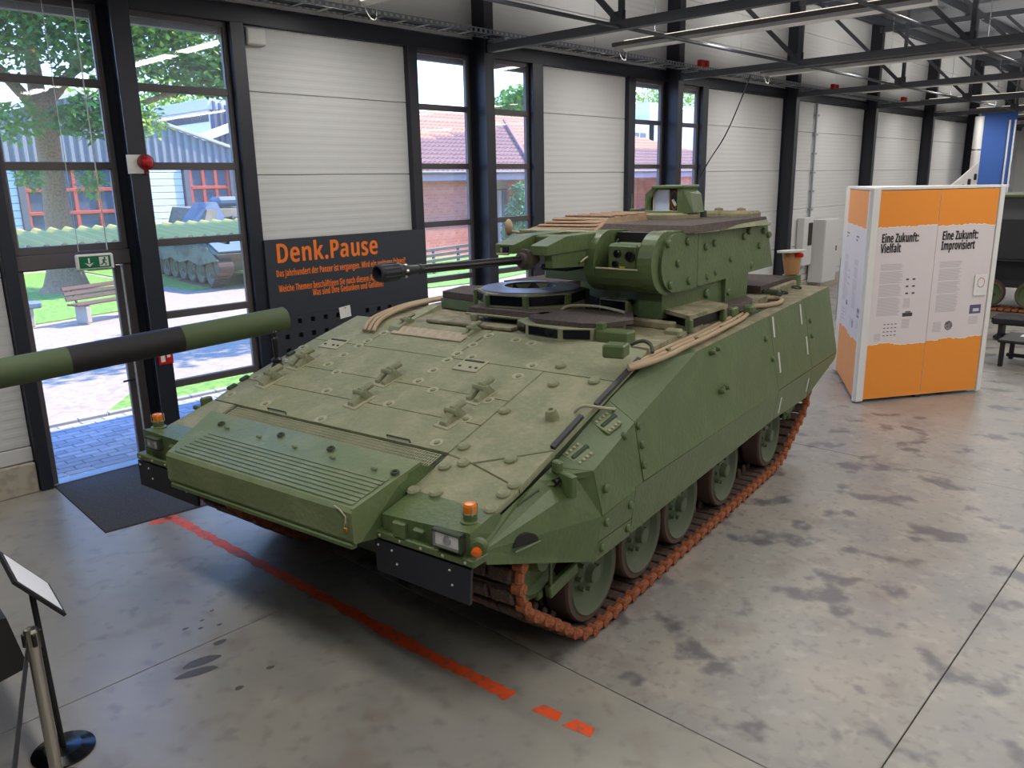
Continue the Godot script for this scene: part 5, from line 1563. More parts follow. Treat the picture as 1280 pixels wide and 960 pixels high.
func glacis_fittings(o: Node3D) -> void:
	var fb := gb()
	# flush fasteners: pale disc with small dark stud
	var dm := MB.new()
	dm.lathe(Vector3.ZERO, Vector3.UP, [[-0.01, 0.052], [0.003, 0.05], [0.004, 0.0]], 18)
	var disc := dm.mesh()
	var nm := MB.new()
	nm.lathe(Vector3.ZERO, Vector3.UP, [[0, 0.024], [0.01, 0.02], [0.012, 0.0]], 12)
	var nub := nm.mesh()
	for e in [[-1.11, 2.06], [-1.117, 1.875], [-1.12, 1.687], [-0.91, 1.592], [-0.725, 1.31], [-0.005, 1.3], [-0.02, 1.663], [0.209, 1.576], [-0.02, 1.85], [-0.02, 2.033], [-0.01, 2.155], [0.165, 2.133], [0.02, 2.334], [0.054, 2.519], [0.537, 2.476], [0.78, 2.13], [0.77, 1.95], [0.76, 0.976], [0.766, 1.294], [0.762, 1.57], [-1.1, 2.166], [-1.064, 2.345], [-1.616, 1.005], [-1.115, 0.985], [-1.66, 1.31], [-1.66, 1.62], [-1.7, 1.9], [0.36, 2.5], [-0.4, 0.95]]:
		var d := put("fastener", disc, M.dustedge, o, Transform3D(fb, G(e[0], e[1], 0.012)))
		put("stud", nub, M.dusty, d, Transform3D(Basis.IDENTITY, Vector3(0.008, 0.003, 0.004)))
	var bolt := bolt_mesh(0.044, 0.028)
	for e in [[1.023, 2.173], [1.128, 1.903], [0.993, 1.463], [0.996, 0.987], [1.121, 0.826], [1.02, 0.752], [1.404, 0.962], [1.591, 0.741], [1.58, 0.64], [1.6, 0.49], [1.16, 0.5], [1.0, 0.47], [1.41, 2.02]]:
		put("dome_bolt", bolt, M.dusty, o, Transform3D(fb, G(e[0], e[1], 0.012)))
	var lug := MB.new()
	lug.lathe(Vector3.ZERO, Vector3.UP, [[0, 0.05], [0.04, 0.046], [0.07, 0.036], [0.075, 0.018], [0.06, 0.016], [0.06, 0]], 16)
	mb("lifting_socket", lug, M.dusty, o, Transform3D(fb, G(1.385, 1.487, 0.012)))
	# hinge-like latches over the joints
	var body := MB.new()
	body.loft([Vector3(-0.042, 0, -0.11), Vector3(0.042, 0, -0.11), Vector3(0.036, 0, 0.12), Vector3(-0.036, 0, 0.12)], [Vector3(-0.034, 0.06, -0.05), Vector3(0.034, 0.06, -0.05), Vector3(0.024, 0.022, 0.11), Vector3(-0.024, 0.022, 0.11)])
	var lb := body.mesh()
	var arm := bx(Vector3(0, 0.055, -0.03), Vector3(0.05, 0.035, 0.15), 0.012).mesh()
	var pin := rod(Vector3(-0.052, 0.045, 0.0), Vector3(0.052, 0.045, 0.0), 0.02, 10).mesh()
	var base := bx(Vector3(0, 0.0, 0.02), Vector3(0.13, 0.008, 0.25), 0.003).mesh()
	for e in [[-1.43, 1.3, 0], [-0.285, 1.275, 0], [0.675, 1.263, 0], [-1.405, 1.64, 1], [-0.305, 1.622, 1], [0.665, 1.61, 1], [-0.98, 2.56, 1], [-0.15, 2.54, 1]]:
		var at := Transform3D(fb * Basis(Vector3.UP, -0.12) * Basis.from_scale(Vector3(1.2, 1.4, 0.92) if e[1] < 2.0 else Vector3(0.95, 0.9, 0.8)), G(e[0], e[1], 0.014))
		var l := put("latch", base, M.dustedge, o, at)
		if e[2] == 0:
			put("latch_body", lb, M.dusty, l)
			put("latch_arm", arm, M.dusty, l, Transform3D(Basis.IDENTITY, Vector3(0.0, 0.0, -0.05)))
		else:
			for s in [-0.034, 0.034]: put("latch_body", lb, M.dusty, l, Transform3D(Basis.from_scale(Vector3(0.6, 0.95, 0.95)), Vector3(s, 0, 0)))
			put("latch_arm", arm, M.dusty, l, Transform3D(Basis.IDENTITY, Vector3(0, 0, -0.06)))
		put("latch_pin", pin, M.dusty, l)
	# grab handles and cover plates
	for s in [0.46, -0.875]:
		var hm := MB.new()
		hm.tube([G(s - 0.11, 0.912, 0.0), G(s - 0.11, 0.912, 0.035), G(s + 0.11, 0.912, 0.035), G(s + 0.11, 0.912, 0.0)], 0.007, 6)
		mb("grab_handle", hm, M.darkgreen, o)
	for s in [[0.258, 2.0], [-1.407, 2.035]]:
		var cp := mb("cover_plate", bx(G(s[0], s[1], 0.016), Vector3(0.25, 0.012, 0.2), 0.004, fb), M.dustedge, o)
		mb("slot", bx(G(s[0], s[1] + 0.06, 0.025), Vector3(0.2, 0.008, 0.025), 0.003, fb), M.darkgreen, cp)
		for x in [-0.08, 0.03, 0.09]: mb("screw", bx(G(s[0] + x, s[1] - 0.04, 0.025), Vector3(0.025, 0.01, 0.02), 0.003, fb), M.darkgreen, cp)
	# pale plates in front of the roof edge
	mb("pale_plate", bx(G(-0.55, 2.42, 0.02), Vector3(0.85, 0.014, 0.16), 0.004, fb), mtex(patch_tex(64, rgb(176, 160, 136), [[rgb(150, 136, 112), 0.6, 0.1, 71, 0.4, 0.7]]), 0.6, 0.85), o)
	mb("pale_plate", bx(V(-0.3, 1.935, 2.72), Vector3(1.0, 0.03, 0.15), 0.006), M.roofgreen, o)
	# antenna foot on the far shoulder
	var af := MB.new()
	af.lathe(V(-1.62, 1.52, 1.52), Vector3(0, 1, 0.1), [[-0.08, 0.09], [0.06, 0.09], [0.07, 0.06], [0.07, 0]], 18)
	var ao := mb("antenna_foot", af, M.green, o)
	var asp := MB.new()
	asp.lathe(V(-1.62, 1.59, 1.52), Vector3(0, 1, 0.0), [[0, 0.05], [0.03, 0.055], [0.06, 0.04], [0.09, 0.05], [0.11, 0.022], [0.28, 0.03], [0.3, 0.02], [0.34, 0.024], [0.36, 0.01], [0.36, 0]], 14)
	mb("antenna_spring", asp, M.gunmetal, ao)
	mb("tow_bracket", bx(V(-1.75, 1.4, 0.85), Vector3(0.05, 0.12, 0.1), 0.01), M.green, o)
	mb("tow_bracket", bx(V(-1.82, 1.36, 0.82), Vector3(0.12, 0.04, 0.06), 0.01), M.green, o)
	for e in [[-1.72, 1.1], [-1.74, 1.25], [-1.7, 1.75]]:
		mb("edge_clip", bx(G(e[0], e[1], 0.02), Vector3(0.05, 0.03, 0.09), 0.008, fb), M.darkgreen, o)

func sides(o: Node3D) -> void:
	var J := 0.004
	for g: float in [1.0, -1.0]:
		var T := Vector3(-g * 0.035, 0, 0)
		var polys := [
			[[1.375, 1.27], [1.535, 1.9 - J], [1.09, 1.9 - J], [1.05, 1.32]],      # bolted front plate
			[[1.042, 1.31], [1.082, 1.78], [0.865, 1.775], [0.868, 1.3]],
			[[0.860, 1.3], [0.857, 1.775], [0.728, 1.775], [0.724, 1.29]],
			[[1.540, 1.9 + J], [1.825, 3.1], [1.86, 4.9 - J], [1.11, 4.9 - J], [1.11, 1.9 + J]],
			[[1.102, 1.785], [1.11, 4.9 - J], [0.8, 4.9 - J], [0.755, 2.64], [0.735, 1.785]],
			[[1.86, 4.9 + J], [1.882, 6.08 - J], [1.11, 6.08 - J], [1.11, 4.9 + J]],
			[[1.102, 4.9 + J], [1.102, 6.08 - J], [0.765, 6.08 - J], [0.8, 4.9 + J]],
			[[1.882, 6.08 + J], [1.9, 7.1], [1.11, 7.12], [1.11, 6.08 + J]],
			[[1.102, 6.08 + J], [1.102, 7.12], [1.02, 7.1], [0.77, 6.1]]]
		for q in polys:
			var b := MB.new()
			var p := []
			for e in q: p.append(SD(e[0], e[1], 0.0, g))
			plate(b, p, T)
			mb("skirt_panel", b, M.green, o)
		# top band between glacis and side, then the flat sponson deck
		var b1 := MB.new()
		shell(b1, [[V(g * 1.615, 1.36, 1.0), V(g * side_s(1.375), 1.375, 1.27), V(g * 1.61, 1.455, 1.28)], [V(g * 1.61, 1.455, 1.28), V(g * side_s(1.375), 1.375, 1.27), V(g * side_s(1.535), 1.535, 1.9), V(g * 1.60, 1.665, 1.9)]], V(0, -0.04, 0), Vector3.UP)
		mb("shoulder_plate", b1, M.green, o)
		var b2 := MB.new()
		shell(b2, [[V(g * 1.60, 1.668, 1.905), V(g * side_s(1.537), 1.537, 1.905), V(g * side_s(1.825), 1.825, 3.1)], [V(g * 1.60, 1.668, 1.905), V(g * side_s(1.825), 1.825, 3.1), V(g * 1.59, 1.815, 2.45)], [V(g * 1.59, 1.815, 2.45), V(g * side_s(1.825), 1.825, 3.1), V(g * 1.58, 1.855, 3.2)]], V(0, -0.04, 0), Vector3.UP)
		mb("shoulder_plate", b2, M.green, o)
		var b3 := MB.new()
		shell(b3, [[V(g * 1.55, 1.855, 3.18), V(g * side_s(1.825), 1.826, 3.1), V(g * side_s(1.86), 1.861, 4.9), V(g * 1.5, 1.865, 4.9)], [V(g * 1.5, 1.865, 4.9), V(g * side_s(1.86), 1.861, 4.9), V(g * side_s(1.9), 1.901, 7.1), V(g * 1.4, 1.9, 7.1)]], V(0, -0.04, 0), Vector3.UP)
		mb("sponson_deck", b3, M.roofgreen, o)
		# front fairing over the track
		var T0 := V(g * 1.70, 1.175, 0.264); var T2 := V(g * 1.71, 1.085, 0.29); var Bq := SD(0.724, 1.29, 0.0, g)
		var K := SD(1.05, 1.31, 0.0, g); var f1 := V(g * 1.775, 1.258, 0.96); var c2 := V(g * 1.805, 1.235, 1.23); var vt := SD(1.375, 1.265, 0.0, g)
		var fs := MB.new()
		shell(fs, [[T0, T2, Bq], [T0, Bq, K], [T0, K, f1], [f1, K, c2], [c2, K, vt]], V(-g * 0.03, 0, 0.0), Vector3(g, 0.1, 0.4))
		mb("fairing_side", fs, M.green, o)
		var f3 := V(g * 1.65, 1.385, 0.9); var f4 := V(g * 1.70, 1.325, 0.99); var f2 := V(g * 1.632, 1.33, 0.74); var g0 := V(g * 1.632, 1.22, 0.3)
		var ft := MB.new()
		shell(ft, [[T0, f1, f4], [T0, f4, f3], [T0, f3, f2], [T0, f2, g0]], V(-g * 0.01, -0.03, 0.01), Vector3(g * 0.4, 1, 0.4))
		mb("fairing_top", ft, M.green, o)
		var fu := MB.new()
		shell(fu, [[f3, f4, V(g * 1.75, 1.34, 1.19)], [f3, V(g * 1.75, 1.34, 1.19), V(g * 1.615, 1.405, 1.12)], [V(g * 1.615, 1.405, 1.12), V(g * 1.75, 1.34, 1.19), vt], [f4, f1, c2], [f4, c2, V(g * 1.75, 1.34, 1.19)], [V(g * 1.75, 1.34, 1.19), c2, vt], [V(g * 1.615, 1.405, 1.12), vt, V(g * 1.61, 1.455, 1.28)]], V(0, -0.03, 0), Vector3(g * 0.3, 1, 0.2))
		mb("fairing_shoulder", fu, M.green, o)
		# towing bracket: notched plate with a hole
		var tb := MB.new()
		var x := g * 1.745
		tb.box(V(x, 1.335, 1.07), Vector3(0.2, 0.15, 0.05), 0.008, Basis(Vector3.UP, g * -0.35))
		tb.box(V(x - g * 0.06, 1.43, 1.08), Vector3(0.07, 0.08, 0.05), 0.008, Basis(Vector3.UP, g * -0.35))
		tb.box(V(x - g * 0.12, 1.29, 1.01), Vector3(0.06, 0.07, 0.06), 0.008, Basis(Vector3.UP, g * -0.35))
		var tbo := mb("towing_bracket", tb, M.green, o)
		var th := MB.new()
		th.cyl(V(x - g * 0.035, 1.35, 1.0), V(x - g * 0.03, 1.35, 1.06), 0.024, 0.024, 12)
		mb("bracket_hole", th, M.black, tbo)
		mb("gusset", bx(V(g * 1.68, 1.34, 1.0), Vector3(0.06, 0.03, 0.14), 0.012, Basis(Vector3.UP, g * -0.6)), M.green, tbo)
		var hd := MB.new()
		hd.tube([V(g * 1.66, 1.27, 0.66), V(g * 1.675, 1.315, 0.655), V(g * 1.685, 1.345, 0.86), V(g * 1.67, 1.31, 0.865)], 0.006, 6)
		mb("grab_handle", hd, M.darkgreen, o)
		# half-round opening with lip in the fairing side
		var ho := MB.new()
		var c := V(g * 1.765, 1.1, 0.6)
		var arc := []
		for k in 11:
			var a := PI * k / 10
			arc.append(c + V(g * (0.022 * cos(a) + 0.006), 0.075 * sin(a) + 0.012 * cos(a) * -1.0, 0.1 * cos(a)))
		var arc2 := []
		for p in arc: arc2.append(p + V(-g * 0.03, 0, 0))
		ho.loft(arc, arc2)
		var hoo := mb("fairing_opening", ho, M.black, o)
		mb("opening_lip", bx(c + V(g * 0.012, -0.01, 0.0), Vector3(0.02, 0.014, 0.22), 0.005, Basis(Vector3.UP, -g * 0.16)), M.green, hoo)
		# bolts on the skirt
		var bn := face_basis(Vector3(g, 0.19, 0))
		var bm := bolt_mesh(0.03, 0.024)
		for e in [[1.22, 1.38], [1.485, 1.73], [1.5, 1.94], [1.36, 1.95], [1.22, 1.93], [0.98, 1.38], [0.985, 1.72], [0.805, 1.72], [0.8, 1.36], [1.66, 4.72], [1.44, 4.84], [1.62, 6.2], [1.45, 6.2]]:
			put("skirt_bolt", bm, M.green, o, Transform3D(bn, SD(e[0], e[1], 0.0, g)))
		for e in [[1.77, 3.42], [1.42, 3.5]]:
			var hk := mb("hook", bx(SD(e[0], e[1], 0.012, g), Vector3(0.03, 0.06, 0.035), 0.008), M.green, o)
			put("hook_pin", bolt_mesh(0.026, 0.05), M.green, hk, Transform3D(bn, SD(e[0], e[1] - 0.06, 0.0, g)))
			put("hook_pin", bolt_mesh(0.026, 0.05), M.green, hk, Transform3D(bn, SD(e[0] + 0.01, e[1] + 0.06, 0.0, g)))
		for e in [[1.735, 4.98, 0.21], [1.37, 5.02, 0.21], [0.92, 5.03, 0.17], [1.735, 5.9, 0.22], [1.38, 5.98, 0.2], [0.93, 5.99, 0.16]]:
			mb("marking_strip", bx(SD(e[0], e[1], 0.004, g), Vector3(0.006, e[2], 0.045), 0.002, Basis(Vector3.BACK, g * (0.19 if e[0] > 1.1 else -0.11)) * Basis(Vector3.RIGHT, -0.1)), M.tape, o)
		# hinges on the shoulder plate
		for e in [1.33, 1.72]:
			var yy: float = 1.436 + 0.3 * (e - 1.33)
			var hb := Basis(Vector3.BACK, -g * 0.42) * Basis(Vector3.RIGHT, 0.3)
			var hg := mb("hinge", bx(V(g * 1.69, yy + 0.005, e), Vector3(0.15, 0.012, 0.17), 0.004, hb), M.vanegreen, o)
			mb("hinge_knuckle", bx(V(g * 1.69, yy + 0.015, e + 0.02), Vector3(0.035, 0.025, 0.18), 0.01, hb), M.darkgreen, hg)
			for k in 8:
				var w := hb * Vector3((-0.055 if k % 2 else 0.055), 0.012, -0.06 + 0.04 * int(k / 2))
				put("hinge_screw", _screw, M.dustedge, hg, Transform3D(hb, V(g * 1.69, yy, e) + w))
		# dark sealing channel beside the glacis
		var ch := MB.new()
		if g < 0.0: continue
		for e in [[1.16, 1.56], [1.72, 2.42]]:
			ch.loft([G(g * 1.585, e[0], 0.012), G(g * 1.62, e[0], 0.012), G(g * 1.6, e[1], 0.012), G(g * 1.565, e[1], 0.012)], [G(g * 1.585, e[0], 0.04), G(g * 1.615, e[0], 0.03), G(g * 1.595, e[1], 0.03), G(g * 1.565, e[1], 0.04)])
		mb("sealing_channel", ch, M.black, o)
		var ht := MB.new()
		ht.tube(smooth_path([G(g * 1.5, 1.6, 0.02), G(g * 1.56, 1.63, 0.06), V(g * 1.66, 1.66, 1.72), V(g * 1.67, 1.62, 1.86)], 4), 0.012, 8)
		mb("release_lever", ht, M.dustedge, o)
	# coiled hoses lying along the near deck
	for k in 3:
		var off := -0.058 * k
		var H := MB.new()
		var pts := [V(1.6 + off * 0.4, 1.84, 2.2 + 0.04 * k), V(1.66 + off * 0.6, 1.85, 2.36), V(1.71 + off, 1.868, 2.66), V(1.69 + off, 1.87, 3.0), V(1.705 + off, 1.885, 3.4), V(1.68 + off, 1.89, 3.9), V(1.64 + off, 1.892, 4.45), V(1.56 + off * 0.6, 1.9, 4.85), V(1.48, 1.91, 5.0)]
		H.tube(smooth_path(pts, 5), 0.021, 8)
		mb("hose", H, M.hose, o)
	var l2 := MB.new()
	l2.tube(smooth_path([V(1.42, 1.92, 5.0), V(1.56, 1.9, 5.25), V(1.64, 1.9, 5.5), V(1.6, 1.9, 5.75), V(1.48, 1.91, 5.8), V(1.36, 1.92, 5.6)], 6), 0.026, 8)
	mb("hose", l2, M.hose, o)
	for e in [[2.75, 1.72], [3.3, 1.72], [3.9, 1.7], [4.4, 1.68]]: mb("hose_clip", bx(V(e[1] - 0.06, 1.895, e[0]), Vector3(0.03, 0.02, 0.05), 0.005), M.green, o)
	for k in 3:
		var fh := MB.new()
		fh.tube(smooth_path([V(-1.16 - 0.06 * k, 1.85, 2.3), V(-1.25 - 0.06 * k, 1.93, 2.5), V(-1.4 - 0.05 * k, 1.96, 2.95), V(-1.5 - 0.05 * k, 1.96, 3.4), V(-1.56 - 0.04 * k, 1.95, 3.9)], 5), 0.021, 8)
		mb("hose", fh, M.hose, o)
	var wd := MB.new()
	wd.loft([V(-1.06, 1.8, 2.36), V(-0.9, 1.8, 2.33), V(-1.2, 1.9, 3.35), V(-1.36, 1.9, 3.38)], [V(-1.06, 1.9, 2.42), V(-0.92, 1.9, 2.4), V(-1.22, 1.965, 3.35), V(-1.36, 1.965, 3.38)])
	mb("fender_box", wd, M.dusty, o)

var _screw: ArrayMesh = null

func running_gear(o: Node3D) -> void:
	for g: float in [1.0, -1.0]:
		var i := 0
		for a in [1.62, 2.40, 3.16, 4.18, 5.5]:
			wheel(0.355, 0.2, 0.05, M.tyre, M.wheelgreen, o, V(g * 1.64, 0.43, a), Vector3(g, 0, 0))
			wheel(0.355, 0.16, 0.0, M.tyre, M.wheelgreen, o, V(g * 1.4, 0.43, a), Vector3(g, 0, 0), "inner_wheel")
			var arm := MB.new()
			bar(arm, V(g * 1.25, 0.45, a), V(g * 1.22, 0.62, a + 0.4), 0.1, 0.12, 0.02)
			mb("suspension_arm", arm, M.darkgreen, o)
		# sprockets
		for e in [[0.97, 0.82, "drive_sprocket"], [6.35, 0.72, "idler_wheel"]]:
			var sp := MB.new()
			var c := V(g * 1.6, e[1], e[0])
			sp.lathe(c, Vector3(g, 0, 0), [[-0.06, 0], [-0.06, 0.27], [-0.02, 0.29], [0.0, 0.25], [-0.03, 0.2], [-0.03, 0.1], [0.05, 0.08], [0.05, 0]], 28)
			for k in 11:
				var an := TAU * k / 11
				sp.box(c + Vector3(-g * 0.03, sin(an) * 0.29, cos(an) * 0.29), Vector3(0.04, 0.09, 0.07), 0.012, Basis(Vector3.RIGHT, -an + PI / 2))
			mb(e[2], sp, M.green, o)
		# track loop
		var P := []
		for k in 9:
			var an := PI / 2 + PI * 0.86 * k / 8      # over the sprocket, front side, downwards
			P.append(Vector2(0.97 + 0.36 * cos(an), 0.82 + 0.36 * sin(an)))
		P.append(Vector2(1.08, 0.30)); P.append(Vector2(1.3, 0.12)); P.append(Vector2(1.5, 0.055))
		for k in 10: P.append(Vector2(1.7 + 0.42 * k, 0.05))
		P.append(Vector2(5.8, 0.08)); P.append(Vector2(6.1, 0.24))
		for k in 8:
			var an := -PI * 0.36 + PI * 0.86 * k / 7
			P.append(Vector2(6.35 + 0.34 * cos(an), 0.72 + 0.34 * sin(an)))
		P.append(Vector2(5.0, 1.04)); P.append(Vector2(3.5, 1.0)); P.append(Vector2(2.0, 1.06))
		# resample at link pitch
		var L := []
		var pitch := 0.15
		var carry := 0.0
		for k in P.size():
			var p: Vector2 = P[k]
			var q: Vector2 = P[(k + 1) % P.size()]
			var d := p.distance_to(q)
			var t := carry
			while t < d:
				L.append(p.lerp(q, t / d)); t += pitch
			carry = t - d
		var pad := MB.new()
		pad.box(Vector3(0, 0, 0), Vector3(0.4, 0.03, 0.12), 0.008)
		pad.box(Vector3(-0.1, -0.03, 0), Vector3(0.17, 0.04, 0.1), 0.012)
		pad.box(Vector3(0.1, -0.03, 0), Vector3(0.17, 0.04, 0.1), 0.012)
		pad.box(Vector3(0, 0.05, 0), Vector3(0.04, 0.09, 0.06), 0.015)
		var pm := pad.mesh()
		var con := MB.new()
		for x in [0.0]:
			con.box(Vector3(x, -0.005, 0.0), Vector3(0.06, 0.06, 0.1), 0.018)
			con.cyl(Vector3(x - 0.036, -0.002, 0.075), Vector3(x + 0.036, -0.002, 0.075), 0.04, 0.04, 12)
			con.box(Vector3(x + 0.018, -0.002, 0.075), Vector3(0.05, 0.03, 0.035), 0.01)
		var cm := con.mesh()
		for k in L.size():
			var p: Vector2 = L[k]
			var q: Vector2 = L[(k + 1) % L.size()]
			var d3 := Vector3(0, q.y - p.y, -(q.x - p.x)).normalized()
			var xx := Vector3.RIGHT
			var yy := d3.cross(xx)
			if true:
				var m := (p + q) * 0.5
				var bs := Basis(xx, -yy, xx.cross(-yy))
				var cc := Vector2(3.6, 0.5)
				if bs.y.dot(V(0, cc.y - m.y, cc.x - m.x)) < 0: bs = Basis(-bs.x, -bs.y, bs.z)
				var lk := put("track_link", pm, M.rustdark, o, Transform3D(bs, V(g * 1.475, m.y, m.x)))
				put("link_connector", cm, M.rust, lk, Transform3D(Basis.IDENTITY, Vector3(0.225, 0, 0)))
				put("link_connector", cm, M.rust, lk, Transform3D(Basis.IDENTITY, Vector3(-0.225, 0, 0)))
	# levelling strut in front of the first near wheel
	var st := MB.new()
	bar(st, V(1.64, 0.55, 1.02), V(1.66, 0.62, 1.34), 0.05, 0.09, 0.01)
	st.cyl(V(1.65, 0.56, 1.04), V(1.65, 1.0, 1.04), 0.012, 0.012, 8)
	st.cyl(V(1.66, 0.62, 1.33), V(1.66, 1.0, 1.33), 0.012, 0.012, 8)
	mb("support_strut", st, M.green, o)

func roof(o: Node3D) -> void:
	var rf := MB.new()
	A_roof(rf)
	mb("roof_plate", rf, M.roofgreen, o)
	# driver's hatch: ring of vision blocks and a padded lid
	var q := [Vector2(0.2, 2.75), Vector2(0.4, 2.6), Vector2(0.78, 2.55), Vector2(1.02, 2.67), Vector2(1.1, 3.1), Vector2(0.9, 3.4), Vector2(0.4, 3.4), Vector2(0.18, 3.1)]
	var lo := []
	var hi := []
	for p in q: lo.append(V(p.x, 1.9, p.y)); hi.append(V(p.x, 2.01, p.y))
	var b := MB.new()
	b.loft(lo, hi)
	var dh := mb("driver_hatch", b, M.dusty, o)
	for k in 3:
		var p0: Vector2 = q[k]
		var p1: Vector2 = q[k + 1]
		var m := (p0 + p1) * 0.5
		var d := (p1 - p0)
		var ang := atan2(d.y, d.x)
		var out := Vector2(d.y, -d.x).normalized()
		m += out * 0.004
		mb("vision_block", bx(V(m.x, 1.965, m.y), Vector3(d.length() * 0.84, 0.075, 0.012), 0.003, Basis(Vector3.UP, ang)), M.prism, dh)
	var lid := MB.new()
	var l0 := []
	var l1 := []
	for p in [Vector2(0.28, 2.82), Vector2(0.44, 2.68), Vector2(0.9, 2.68), Vector2(1.06, 2.74), Vector2(1.2, 3.05), Vector2(1.02, 3.38), Vector2(0.5, 3.38), Vector2(0.3, 3.15)]:
		l0.append(V(p.x, 2.012, p.y)); l1.append(V(p.x, 2.05, p.y))
	lid.loft(l0, l1)
	mb("hatch_lid", lid, M.pad, dh)
	var hb := MB.new()
	hb.tube(smooth_path([V(0.38, 2.05, 3.2), V(0.42, 2.08, 3.3), V(0.7, 2.09, 3.32), V(1.0, 2.07, 3.25)], 4), 0.014, 6)
	mb("hatch_hinge", hb, M.dustedge, dh)
	mb("hatch_stop", bx(V(1.06, 2.03, 2.74), Vector3(0.07, 0.07, 0.08), 0.01), M.green, dh)
	mb("roof_box", bx(V(1.18, 1.955, 2.76), Vector3(0.3, 0.1, 0.16), 0.012), M.green, o)
	mb("roof_box", bx(V(1.47, 1.96, 2.24), Vector3(0.17, 0.1, 0.16), 0.012, Basis(Vector3.UP, 0.2)), M.green, o)
	var pl := MB.new()
	pl.tube(smooth_path([V(1.4, 1.93, 2.62), V(1.5, 1.97, 2.62), V(1.58, 1.95, 2.6), V(1.62, 1.9, 2.55)], 4), 0.016, 6)
	mb("cable_link", pl, M.darkgreen, o)
	# single periscope right of the driver
	var ps := mb("periscope", bx(V(0.68, 2.02, 3.7), Vector3(0.32, 0.19, 0.12), 0.012, Basis(Vector3.UP, -0.1)), M.dusty, o)
	mb("periscope_glass", bx(V(0.675, 2.035, 3.637), Vector3(0.28, 0.13, 0.01), 0.003, Basis(Vector3.UP, -0.1)), M.prism, ps)
	# round hatch ring with vision blocks
	var c := Vector2(-0.21, 3.57)
	var oct_pts := []
	for k in 8:
		var a := TAU * (k + 0.5) / 8 + 0.12
		oct_pts.append(c + Vector2(sin(a) * 0.54, -cos(a) * 0.55))
	var r0 := []
	var r1 := []
	for p in oct_pts: r0.append(V(p.x, 1.93, p.y)); r1.append(V(p.x, 2.175, p.y))
	var rb := MB.new()
	for k in 8:
		var j := (k + 1) % 8
		var i0: Vector2 = c + (oct_pts[k] - c) * 0.5
		var i1: Vector2 = c + (oct_pts[j] - c) * 0.5
		rb.loft([r0[k], r0[j], V(i1.x, 1.93, i1.y), V(i0.x, 1.93, i0.y)], [r1[k], r1[j], V(i1.x, 2.19, i1.y), V(i0.x, 2.19, i0.y)])
	var rh := mb("round_hatch", rb, M.dusty, o)
	for k in 8:
		var p0: Vector2 = oct_pts[k]
		var p1: Vector2 = oct_pts[(k + 1) % 8]
		var m := (p0 + p1) * 0.5
		var d := p1 - p0
		m += (m - c).normalized() * 0.004
		mb("vision_block", bx(V(m.x, 2.115, m.y), Vector3(d.length() * 0.84, 0.09, 0.014), 0.003, Basis(Vector3.UP, atan2(d.y, d.x))), M.prism, rh)
		var cn: Vector2 = p0 + (p0 - c).normalized() * 0.012
		mb("corner_post", bx(V(cn.x, 2.08, cn.y), Vector3(0.05, 0.18, 0.05), 0.01, Basis(Vector3.UP, TAU * (k + 0.5) / 8)), M.green, rh)
	var cov := MB.new()
	cov.lathe(V(c.x, 2.18, c.y), Vector3.UP, [[0, 0.5], [0.012, 0.49], [0.02, 0.36], [0.028, 0.29], [0.026, 0.265]], 36)
	mb("ring_cover", cov, mt(rgb(98, 102, 118), 0.35), rh)
	var dk := MB.new()
	dk.lathe(V(c.x, 2.2, c.y), Vector3.UP, [[0.004, 0.268], [-0.06, 0.255], [-0.06, 0.0]], 32)
	mb("opening", dk, M.black, rh)
	# padded covers left of the ring and behind it
	var p1m := MB.new()
	A_poly(p1m, [[-1.25, 3.4], [-0.7, 3.3], [-0.62, 3.6], [-0.98, 4.1], [-1.35, 3.9]], 1.93, 2.03)
	var p1o := mb("side_hatch", p1m, M.green, o)
	var p1t := MB.new()
	A_poly(p1t, [[-1.24, 3.42], [-0.72, 3.33], [-0.65, 3.6], [-0.98, 4.08], [-1.33, 3.88]], 2.032, 2.1)
	mb("anti_slip_pad", p1t, M.pad, p1o)
	mb("latch_handle", rod(V(-0.95, 2.12, 3.65), V(-0.7, 2.12, 3.85), 0.016, 8), M.steel_grey, p1o)
	var p2 := MB.new()
	A_poly(p2, [[-1.3, 4.6], [-0.6, 4.7], [-0.5, 5.3], [-1.2, 5.3]], 1.98, 2.08)
	mb("rear_hatch", p2, M.pad, o)
	var bm := MB.new()
	bm.loft([V(-0.5, 2.0, 2.92), V(0.36, 2.0, 2.9), V(0.4, 2.0, 3.2), V(-0.55, 2.0, 3.2)], [V(-0.5, 2.05, 2.94), V(0.36, 2.05, 2.92), V(0.4, 2.05, 3.2), V(-0.55, 2.05, 3.2)])
	mb("step_pad", bm, M.pad, o)
	mb("step_rail", bx(V(-0.07, 1.992, 2.905), Vector3(0.88, 0.02, 0.03), 0.005), M.dusty, o)
	for s in [-0.4, 0.2]: mb("rail_bracket", bx(V(s, 1.965, 2.89), Vector3(0.07, 0.07, 0.06), 0.012), M.dusty, o)
	var pd2 := MB.new()
	A_poly(pd2, [[-0.2, 3.5], [0.95, 3.6], [1.1, 4.2], [-0.1, 4.4]], 1.93, 1.95)
	mb("anti_slip_pad", pd2, M.pad, o)
	# raised armour platform beside the turret
	var pf := MB.new()
	A_poly(pf, [[1.02, 3.74], [1.57, 3.36], [1.6, 4.16], [1.16, 4.4]], 2.03, 2.065)
	var po := mb("armour_platform", pf, M.roofgreen, o)
	var pk := MB.new()
	A_poly(pk, [[1.1, 3.8], [1.52, 3.52], [1.54, 4.1], [1.16, 4.3]], 1.92, 2.03)
	mb("platform_core", pk, M.black, po)
	for e in [[1.55, 3.4], [1.05, 3.74], [1.57, 4.12]]: mb("platform_post", bx(V(e[0], 1.97, e[1]), Vector3(0.06, 0.12, 0.06), 0.01), M.green, po)
